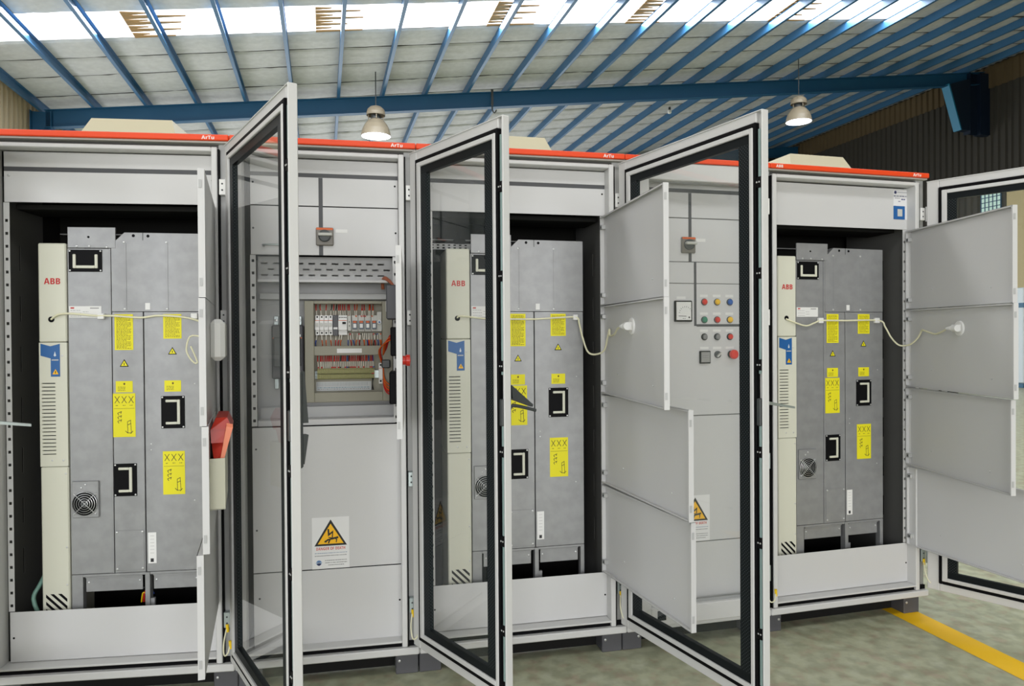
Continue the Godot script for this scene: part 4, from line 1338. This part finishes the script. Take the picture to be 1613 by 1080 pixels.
	printed("caution_label", m2, M.print_long, 0.39, 0.458, 1.335, 1.474, z)
	printed("caution_label", m3, M.print_mid, 0.570, 0.638, 1.378, 1.474, z)
	for q in [[m2, 0.424, 1.273], [m3, 0.603, 1.319]]:
		polygon("warning_triangle", q[0], M.black, [Vector2(q[1] - 0.0165, q[2] - 0.003), Vector2(q[1] + 0.0165, q[2] - 0.003), Vector2(q[1], q[2] + 0.026)], z, z + 0.0008)
		polygon("warning_field", q[0], M.label_yellow, [Vector2(q[1] - 0.012, q[2]), Vector2(q[1] + 0.012, q[2]), Vector2(q[1], q[2] + 0.021)], z + 0.0008, z + 0.0014)
		box("bolt_mark", q[0], M.black, q[1] - 0.0012, q[1] + 0.0012, q[2] + 0.003, q[2] + 0.012, z + 0.0014, z + 0.0018, 0.0)
	printed("notice_label", m2, M.print_small, 0.392, 0.454, 1.17, 1.214, z)
	printed("notice_label", m3, M.print_small, 0.572, 0.634, 1.17, 1.214, z)
	printed("pictogram_label", m2, M.print_pictograms, 0.381, 0.463, 0.996, 1.166, z)
	printed("pictogram_label", m3, M.print_pictograms, 0.563, 0.645, 0.766, 0.936, z)
	recessed(t, 0.559, 0.647, 1.026, 1.153, z, 1)
	recessed(t, 0.382, 0.466, 0.765, 0.892, z, 1)
	printed("serial_label", m3, M.print_serial, 0.504, 0.535, 0.498, 0.619, z)
	screws("screw", m3, M.steel_screw, [Vector3(0.685, 1.2, z), Vector3(0.52, 0.966, z), Vector3(0.52, 0.943, z), Vector3(0.68, 0.74, z)], 0.003, 0.002)
	var cv := box("cover_plate", m2, s, 0.383, 0.49, 0.474, 0.631, z, z + 0.002, 0.0008)
	cv.position = Vector3.ZERO
	screws("screw", m2, M.steel_screw, [Vector3(0.39, 0.624, z + 0.002), Vector3(0.484, 0.624, z + 0.002), Vector3(0.39, 0.481, z + 0.002), Vector3(0.484, 0.481, z + 0.002)], 0.0045)
	# foot of the unit: openings over the cable entry, drip plates and the middle post
	st = mb()
	bx(st, 0.221, 0.262, 0.131, 0.464, -0.13, z - 0.002, 0.001)
	bx(st, 0.262, 0.717, 0.454, 0.464, -0.13, z - 0.001, 0.001)
	bx(st, 0.262, 0.717, 0.131, 0.322, -0.13, z - 0.002, 0.001)
	part("foot_frame", st, s, t)
	st = mb()
	bx(st, 0.492, 0.51, 0.131, 0.464, -0.13, z + 0.003, 0.001)
	bx(st, 0.51, 0.526, 0.32, 0.36, -0.115, z - 0.001, 0.001)
	part("middle_post", st, s, t)
	box("end_post", t, s, 0.7, 0.717, 0.131, 0.46, -0.13, z, 0.001)
	for q in [[0.27, 0.478], [0.52, 0.69]]:
		st = mb()
		bx(st, q[0], q[1], 0.394, 0.453, -0.113, -0.111)
		bx(st, q[0], q[1], 0.394, 0.397, -0.128, -0.113)
		bx(st, q[0], q[1], 0.449, 0.453, -0.111, -0.104)
		var dp := part("drip_plate", st, s, t)
		screws("screw", dp, M.steel_screw, [Vector3(q[1] - 0.01, 0.43, -0.111), Vector3(q[0] + 0.01, 0.43, -0.111)], 0.004)
	st = mb()
	bx(st, 0.221, 0.717, 0.47, 1.72, -0.44, -0.16, 0.0)
	bx(st, 0.221, 0.717, 0.131, 0.2, -0.44, -0.16, 0.0)
	part("unit_body", st, M.inside, t)

func recessed(t: Node, x0: float, x1: float, y0: float, y1: float, z: float, way: int):   # black lifting handle pocket with a bent white grip
	var h := box("lifting_handle", t, M.black, x0, x1, y0, y1, z, z + 0.003, 0.001)
	tag(h, "black pocket with a white lifting grip")
	var st := mb()
	var w := 0.011
	var a := x0 + (0.017 if way == 0 else 0.018)
	var b := x1 - (0.014 if way == 0 else 0.016)
	var c := y0 + (0.013 if way == 0 else 0.016)
	var d := y1 - (0.018 if way == 0 else 0.014)
	if way == 0:   # opens upwards
		bx(st, a, a + w, c, d, z + 0.003, z + 0.009, 0.002)
		bx(st, b - w, b, c, d, z + 0.003, z + 0.009, 0.002)
		bx(st, a + w, b - w, c, c + w, z + 0.003, z + 0.009, 0.002)
	else:   # opens to its low-x side
		bx(st, b - w, b, c, d, z + 0.003, z + 0.009, 0.002)
		bx(st, a, b - w, c, c + w * 0.9, z + 0.003, z + 0.009, 0.002)
		bx(st, a, b - w, d - w * 0.9, d, z + 0.003, z + 0.009, 0.002)
	part("grip", st, M.cream, h)
	screws("screw", h, M.steel_screw, [Vector3(x0 + 0.005, y0 + 0.005, z + 0.003), Vector3(x1 - 0.005, y0 + 0.005, z + 0.003), Vector3(x0 + 0.005, y1 - 0.005, z + 0.003), Vector3(x1 - 0.005, y1 - 0.005, z + 0.003)], 0.0035, 0.002)

# ------------------------------------------------------------------ things in, on and between the cabinets
func in_cab(i: int, base: Vector3) -> Transform3D:
	org = base
	return at(i) * Transform3D(Basis(), base)

func small_things():
	# cables from the drives to the door sockets
	var z := -0.088
	var t := thing("control_cable", in_cab(0, Vector3(0.195, 1.455, z)), "cream cable across the drive that stands beside the white keypad box", "cable")
	var o := 0.032
	var pts := [Vector3(0.163 + o, 1.455, -0.095), Vector3(0.191 + o, 1.473, z), Vector3(0.237 + o, 1.477, z), Vector3(0.324 + o, 1.469, z), Vector3(0.382 + o, 1.468, z), Vector3(0.463 + o, 1.462, z), Vector3(0.5 + o, 1.461, z), Vector3(0.557 + o, 1.468, z), Vector3(0.64 + o, 1.463, z), Vector3(0.70 + o, 1.45, z + 0.01), Vector3(0.755 + o, 1.43, -0.03)]
	tubes("sheath", t, M.cable, pts, 0.004)
	for x in [0.345, 0.69]: box("cable_clip", t, M.white, x + o - 0.013, x + o + 0.012, 1.455, 1.477, -0.1, z + 0.003, 0.002)
	tubes("sheath", t, M.cable, [Vector3(0.8, 1.385, 0.1), Vector3(0.765, 1.385, 0.1), Vector3(0.752, 1.335, 0.1), Vector3(0.772, 1.295, 0.1), Vector3(0.79, 1.29, 0.1), Vector3(0.77, 1.35, 0.11)], 0.0032)
	t = thing("control_cable", in_cab(2, Vector3(0.177, 1.457, z)), "cream cable across the middle drive, drooping to a plug near the push buttons", "cable")
	pts = [Vector3(0.177, 1.457, -0.095), Vector3(0.194, 1.464, z), Vector3(0.297, 1.453, z), Vector3(0.401, 1.451, z), Vector3(0.51, 1.451, z), Vector3(0.618, 1.457, z), Vector3(0.698, 1.458, z), Vector3(0.706, 1.43, -0.075), Vector3(0.716, 1.37, -0.06), Vector3(0.735, 1.31, -0.05), Vector3(0.765, 1.297, -0.04), Vector3(0.792, 1.315, 0.0)]
	var P := swung(0.81, -0.045, 0.0, 87.2)
	for q in [Vector3(0.085, 1.37, 0.012), Vector3(0.11, 1.404, 0.012), Vector3(0.13, 1.378, 0.016), Vector3(0.2, 1.383, 0.02), Vector3(0.27, 1.405, 0.028), Vector3(0.335, 1.411, 0.034)]: pts.append(P * q)
	tubes("sheath", t, M.cable, pts, 0.004)
	box("cable_clip", t, M.white, 0.682, 0.704, 1.447, 1.47, -0.1, z + 0.003, 0.002)
	plug(t, P, Vector3(0.36, 1.413, 0.029))
	t = thing("control_cable", in_cab(4, Vector3(0.155, 1.451, z)), "cream cable across the last drive, drooping to a plug by the yellow line", "cable")
	pts = [Vector3(0.155, 1.451, -0.095), Vector3(0.18, 1.44, z), Vector3(0.257, 1.418, z), Vector3(0.31, 1.432, z), Vector3(0.346, 1.442, z), Vector3(0.48, 1.442, z), Vector3(0.68, 1.442, z), Vector3(0.7, 1.41, -0.07), Vector3(0.72, 1.36, -0.055), Vector3(0.75, 1.325, -0.045), Vector3(0.772, 1.318, -0.03), Vector3(0.778, 1.328, 0.01)]
	P = swung(0.818, -0.045, 0.0, 75.8)
	for q in [Vector3(0.1, 1.36, 0.014), Vector3(0.125, 1.393, 0.012), Vector3(0.16, 1.39, 0.02), Vector3(0.25, 1.375, 0.024), Vector3(0.345, 1.397, 0.034)]: pts.append(P * q)
	tubes("sheath", t, M.cable, pts, 0.004)
	for x in [0.345, 0.67]: box("cable_clip", t, M.white, x - 0.014, x + 0.014, 1.43, 1.455, -0.1, z + 0.003, 0.002)
	plug(t, P, Vector3(0.379, 1.399, 0.029))
	# keypad box on the outer face of the second inner panel
	var K := at(0) * swung(0.817, -0.045, 0.0, 103.2)
	org = Vector3(0.39, 1.3, -0.002)
	t = thing("keypad_box", K * Transform3D(Basis(), org), "white rounded keypad box fixed to an edge-on inner panel beside the first glass door", "keypad")
	box("housing", t, M.white, 0.29, 0.49, 1.305, 1.44, -0.046, -0.003, 0.014)
	box("keypad_face", t, M.device_grey, 0.305, 0.475, 1.318, 1.427, -0.0475, -0.0462, 0.0)
	# red folder in the pocket
	K = at(0) * swung(0.817, -0.045, 0.0, 103.6)
	org = Vector3(0.52, 0.865, -0.022)
	t = thing("document_folder", K * Transform3D(Basis(), org), "crumpled red plastic folder standing in the cream pocket", "folder")
	var st := mb()
	var prof := [[0.865, -0.02, -0.028], [1.0, -0.014, -0.03], [1.06, -0.006, -0.05], [1.1, -0.004, -0.066], [1.135, -0.02, -0.052]]
	for k in prof.size() - 1:
		var a: Array = prof[k]
		var b: Array = prof[k + 1]
		var w0 := 0.40 + 0.008 * (k % 2)
		hexa(st, [Vector3(w0, a[0], a[1]), Vector3(0.645 - w0 * 0.0, a[0], a[1]), Vector3(0.64, a[0], a[2]), Vector3(w0 + 0.01, a[0], a[2]), Vector3(w0 + 0.006, b[0], b[1]), Vector3(0.64 - 0.02 * (k % 2), b[0], b[1]), Vector3(0.635, b[0], b[2]), Vector3(w0 + 0.02, b[0], b[2])])
	part("folder_cover", st, M.folder_red, t)
	st = mb()
	hexa(st, [Vector3(0.642, 0.98, -0.026), Vector3(0.65, 0.98, -0.026), Vector3(0.65, 0.98, -0.034), Vector3(0.642, 0.98, -0.034), Vector3(0.646, 1.12, -0.05), Vector3(0.654, 1.11, -0.05), Vector3(0.654, 1.105, -0.068), Vector3(0.646, 1.115, -0.068)])
	part("folder_flap", st, mat("folder_pale", c8(226, 130, 96), 0.35), t)
	breakers()

func plug(t: Node, P: Transform3D, q: Vector3):
	var st := mb()
	cyl(st, P * (q + Vector3(-0.035, -0.001, 0.006)), P * (q + Vector3(0.0, 0.0, 0.004)), 0.006, 0.012, 12)
	cyl(st, P * (q + Vector3(0.0, 0.0, 0.002)), P * (q + Vector3(0.03, 0.0, 0.0)), 0.013, 0.015, 12)
	part("plug", st, M.white, t)

func breakers():
	var rng := RandomNumberGenerator.new()
	rng.seed = 77
	var zb := -0.189
	var zf := -0.15
	var o: MeshInstance3D
	# contactors on the plate
	var t := thing("contactor", in_cab(1, Vector3(0.185, 1.168, -0.208)), "large dark grey contactor beside the beige cover frame, partly behind the open glass door", "contactor")
	box("coil_block", t, M.contactor, 0.125, 0.25, 1.21, 1.43, -0.208, -0.15, 0.005)
	box("arc_cover", t, M.lever, 0.135, 0.24, 1.26, 1.38, -0.15, -0.13, 0.004)
	for x in [0.132, 0.19, 0.224]:
		o = box("busbar_tab", t, M.zinc, x, x + 0.018, 1.43, 1.468, -0.19, -0.175, 0.002)
		box("busbar_tab", t, M.zinc, x, x + 0.018, 1.168, 1.21, -0.19, -0.175, 0.002)
		screws("terminal_screw", o, M.steel_screw, [Vector3(x + 0.009, 1.45, -0.175)], 0.006)
	box("red_stripe", t, M.wire_orange, 0.13, 0.245, 1.375, 1.379, -0.15, -0.1485, 0.0)
	for y in [1.29, 1.32, 1.345]: box("type_label", t, M.device_grey, 0.228, 0.236, y, y + 0.012, -0.13, -0.129, 0.0)
	box("front_label", t, M.label_white, 0.222, 0.24, 1.382, 1.392, -0.15, -0.1485, 0.0)
	# four miniature breakers
	var names := ["slim white miniature breaker at the low-wall end of the upper rail", "second white miniature breaker of the four on the upper rail", "third white miniature breaker of the four on the upper rail", "fourth white miniature breaker, beside the grey module on the upper rail"]
	var first: Node3D
	for k in 4:
		var tr := in_cab(1, Vector3(0.3055 + 0.0178 * k, 1.39, -0.19))
		if k == 0:
			t = thing("miniature_breaker", tr, names[0], "breaker", "white breakers on the upper rail")
			first = t
			var st := mb()
			bx(st, 0.2972, 0.3138, 1.388, 1.47, zb, zf - 0.012, 0.001)
			bx(st, 0.2972, 0.3138, 1.408, 1.45, zf - 0.012, zf, 0.001)
			part("casing", st, M.white, t)
			box("toggle", t, M.device_grey, 0.3005, 0.3105, 1.424, 1.438, zf, zf + 0.006, 0.001)
			box("red_line", t, M.wire_orange, 0.2975, 0.3135, 1.4475, 1.4495, zf, zf + 0.0006, 0.0)
			for y in [1.394, 1.46]: box("terminal_mouth", t, M.black, 0.3025, 0.3085, y, y + 0.006, zf - 0.0125, zf - 0.0112, 0.0)
		else:
			var d: Node3D = first.duplicate()
			d.name = numbered("miniature_breaker")
			add_child(d)
			d.transform = tr
			d.set_meta("label", names[k])
	# grey module, residual current device, auxiliary
	t = thing("signal_module", in_cab(1, Vector3(0.379, 1.39, -0.19)), "dark grey slim module between the white breakers and the residual current device", "module")
	box("casing", t, M.contactor, 0.369, 0.389, 1.385, 1.47, zb, zf, 0.001)
	box("front_label", t, M.label_white, 0.371, 0.387, 1.412, 1.42, zf, zf + 0.001, 0.0)
	t = thing("residual_current_device", in_cab(1, Vector3(0.41, 1.39, -0.19)), "white double-width residual current device on the upper rail", "breaker")
	var st := mb()
	bx(st, 0.39, 0.426, 1.388, 1.47, zb, zf - 0.012, 0.001)
	bx(st, 0.39, 0.426, 1.408, 1.45, zf - 0.012, zf, 0.001)
	part("casing", st, M.white, t)
	box("toggle", t, M.black, 0.407, 0.421, 1.434, 1.442, zf, zf + 0.006, 0.001)
	box("red_line", t, M.wire_orange, 0.391, 0.425, 1.4475, 1.4495, zf, zf + 0.0006, 0.0)
	for k in 5: box("terminal_mouth", t, M.black, 0.393 + 0.0065 * k, 0.397 + 0.0065 * k, 1.459, 1.463, zf - 0.0125, zf - 0.0112, 0.0)
	t = thing("auxiliary_contact", in_cab(1, Vector3(0.435, 1.4, -0.19)), "narrow pale auxiliary block beside the residual current device", "module")
	box("casing", t, M.device_grey, 0.428, 0.442, 1.405, 1.468, zb, zf - 0.004, 0.001)
	for y in [1.424, 1.44]: box("terminal_mouth", t, M.black, 0.433, 0.437, y, y + 0.004, zf - 0.0045, zf - 0.0032, 0.0)
	# relays with orange levers
	var rn := ["plug-in relay with an orange lever nearest the residual current device", "second plug-in relay with an orange lever on the upper rail", "third plug-in relay with an orange lever on the upper rail", "plug-in relay with an orange lever beside the round timer dial"]
	for k in 4:
		var x := 0.457 + 0.0265 * k
		var tr := in_cab(1, Vector3(0.457 + 0.0265 * k, 1.4, -0.19))
		if k == 0:
			t = thing("plug_in_relay", tr, rn[0], "relay", "relays with orange levers on the upper rail")
			first = t
			box("socket_base", t, M.device_grey, x - 0.0125, x + 0.0125, 1.402, 1.47, zb, zf - 0.016, 0.001)
			box("relay_body", t, mat("relay_blue", c8(70, 84, 100), 0.35), x - 0.009, x + 0.009, 1.412, 1.447, zf - 0.016, zf, 0.001)
			box("relay_label", t, M.white, x - 0.006, x + 0.006, 1.418, 1.434, zf, zf + 0.001, 0.0)
			box("release_lever", t, M.wire_orange, x - 0.007, x + 0.007, 1.438, 1.446, zf - 0.002, zf + 0.004, 0.001)
		else:
			var d: Node3D = first.duplicate()
			d.name = numbered("plug_in_relay")
			add_child(d)
			d.transform = tr
			d.set_meta("label", rn[k])
	t = thing("timer_relay", in_cab(1, Vector3(0.558, 1.4, -0.19)), "pale timer relay with a round blue-centred dial at the end of the upper rail", "timer")
	box("casing", t, M.device_grey, 0.548, 0.567, 1.402, 1.485, zb, zf - 0.012, 0.001)
	st = mb()
	cyl(st, Vector3(0.5575, 1.441, zf - 0.012), Vector3(0.5575, 1.441, zf - 0.006), 0.0095, 0.0085, 18)
	part("dial", st, M.white, t)
	st = mb()
	cyl(st, Vector3(0.5575, 1.441, zf - 0.006), Vector3(0.5575, 1.441, zf - 0.003), 0.004, 0.004, 12)
	part("dial_centre", st, M.blue_label, t)
	# terminal strip and the single breaker below
	t = thing("terminal_strip", in_cab(1, Vector3(0.42, 1.205, -0.19)), "long olive terminal strip along the lower rail", "terminal strip")
	for k in 40:
		var x := 0.304 + 0.0058 * k
		st = mb()
		bx(st, x, x + 0.0054, 1.204, 1.25, zb, zf - 0.014, 0.0008)
		bx(st, x, x + 0.0054, 1.208, 1.2245, zf - 0.014, zf, 0.0008)
		bx(st, x, x + 0.0054, 1.2295, 1.246, zf - 0.014, zf, 0.0008)
		part("terminal", st, M.terminal, t)
	box("red_marker", t, M.wire_red, 0.524, 0.535, 1.226, 1.229, zf - 0.004, zf - 0.002, 0.0)
	t = thing("single_breaker", in_cab(1, Vector3(0.562, 1.18, -0.19)), "single white breaker at the end of the lower rail", "breaker")
	st = mb()
	bx(st, 0.5535, 0.569, 1.182, 1.27, zb, zf - 0.012, 0.001)
	bx(st, 0.5535, 0.569, 1.202, 1.25, zf - 0.012, zf, 0.001)
	part("casing", st, M.white, t)
	box("red_line", t, M.wire_orange, 0.554, 0.5685, 1.246, 1.248, zf, zf + 0.0006, 0.0)
	for y in [1.19, 1.258]: box("terminal_mouth", t, M.black, 0.5575, 0.565, y, y + 0.007, zf - 0.0125, zf - 0.0112, 0.0)
	t = thing("terminal_chart", in_cab(1, Vector3(0.4, 1.155, -0.2)), "white paper terminal chart under the olive terminal strip", "paper")
	printed("chart_print", t, M.print_terminals, 0.296, 0.522, 1.154, 1.192, -0.201)
	# wires: each with its pale ferrule
	t = thing("upper_wiring", in_cab(1, Vector3(0.43, 1.34, -0.19)), "red, blue and black wires with pale sleeves above and below the upper row of devices", "wires")
	var hue := ["wire_red", "wire_blue", "wire_black", "wire_orange", "wire_yellow"]
	for x in [0.304, 0.322, 0.34, 0.358, 0.372, 0.378, 0.394, 0.401, 0.41, 0.418, 0.431, 0.438, 0.458, 0.463, 0.484, 0.492, 0.5, 0.513, 0.519, 0.528, 0.534]:
		wire(t, x, 1.463, x + rng.randf_range(-0.006, 0.006), 1.512, hue[0 if rng.randf() < 0.72 else rng.randi_range(0, 3)], rng)
	for x in [0.304, 0.322, 0.34, 0.358, 0.38, 0.396, 0.404, 0.43, 0.438, 0.446, 0.468, 0.474, 0.48, 0.488, 0.497, 0.503, 0.511, 0.518, 0.526, 0.534, 0.541, 0.549, 0.556, 0.563]:
		wire(t, x, 1.395, x + rng.randf_range(-0.008, 0.008), 1.345, hue[rng.randi_range(0, 3)], rng)
	t = thing("lower_wiring", in_cab(1, Vector3(0.43, 1.25, -0.19)), "dark red wires with white marker sleeves entering the olive terminal strip", "wires")
	for k in 34:
		var x := 0.308 + 0.0068 * k
		wire(t, x, 1.25, x + rng.randf_range(-0.003, 0.003), 1.302, "wire_red" if rng.randf() < 0.75 else hue[rng.randi_range(1, 2)], rng)
	for k in 2: tubes("wire", t, M.wire_black, [Vector3(0.527 + k * 0.004, 1.206, -0.16), Vector3(0.527, 1.185, -0.15), Vector3(0.525 + k * 0.006, 1.158, -0.155)], 0.002, 6)
	# loom to the inner door
	t = thing("door_wiring", in_cab(1, Vector3(0.6, 1.25, -0.16)), "loose loom of red wires looping to the inner door beside the breakers", "wires")
	for k in 7:
		var a := rng.randf_range(-0.02, 0.02)
		tubes("wire", t, M[hue[0] if k % 3 else hue[3]], [Vector3(0.572 + a * 0.3, 1.29 + a, -0.14), Vector3(0.575 + a, 1.345 + a, -0.1), Vector3(0.6, 1.375 + a * 0.5, -0.06), Vector3(0.63, 1.37 + a, 0.02), Vector3(0.632, 1.36 + a * 2.0, 0.06)], 0.0028, 6)
	for k in 6:
		var a := rng.randf_range(-0.02, 0.02)
		tubes("wire", t, M[hue[0] if k % 2 else hue[3]], [Vector3(0.573, 1.25 + a, -0.14), Vector3(0.575, 1.19 + a, -0.11), Vector3(0.596, 1.165 + a, -0.07), Vector3(0.628, 1.19 + a, 0.02), Vector3(0.632, 1.2 + a, 0.05)], 0.0028, 6)
	for k in 4:
		var a := rng.randf_range(-0.012, 0.012)
		tubes("wire", t, M.copper, [Vector3(0.58 + a, 1.58, -0.16), Vector3(0.582 + a, 1.63 + a, -0.12), Vector3(0.61, 1.6 + a, -0.06), Vector3(0.632, 1.54, 0.04)], 0.0035, 6)
	box("relay_clump", t, M.lever, 0.565, 0.6, 1.25, 1.285, -0.128, -0.1, 0.004)

func wire(t: Node, x: float, y: float, x2: float, y2: float, col: String, rng: RandomNumberGenerator):
	var d := 1.0 if y2 > y else -1.0
	var m := lerpf(y, y2, 0.55)
	var st := mb()
	cyl(st, Vector3(x, y, -0.166), Vector3(x + (x2 - x) * 0.5, m, -0.158), 0.0019, 0.0019, 6)
	part("sleeve", st, M.ferrule, t)
	st = mb()
	tube(st, [Vector3(x + (x2 - x) * 0.5, m, -0.158), Vector3(x2, lerpf(m, y2, 0.6), -0.16), Vector3(x2, y2 + d * 0.012, -0.185)], 0.0021, 6)
	part("wire", st, M[col], t)
	if rng.randf() < 0.5:
		st = mb()
		cyl(st, Vector3(x, y + d * 0.001, -0.166), Vector3(x, y + d * 0.008, -0.1655), 0.0032, 0.0032, 6)
		part("sleeve_cap", st, M[col], t)
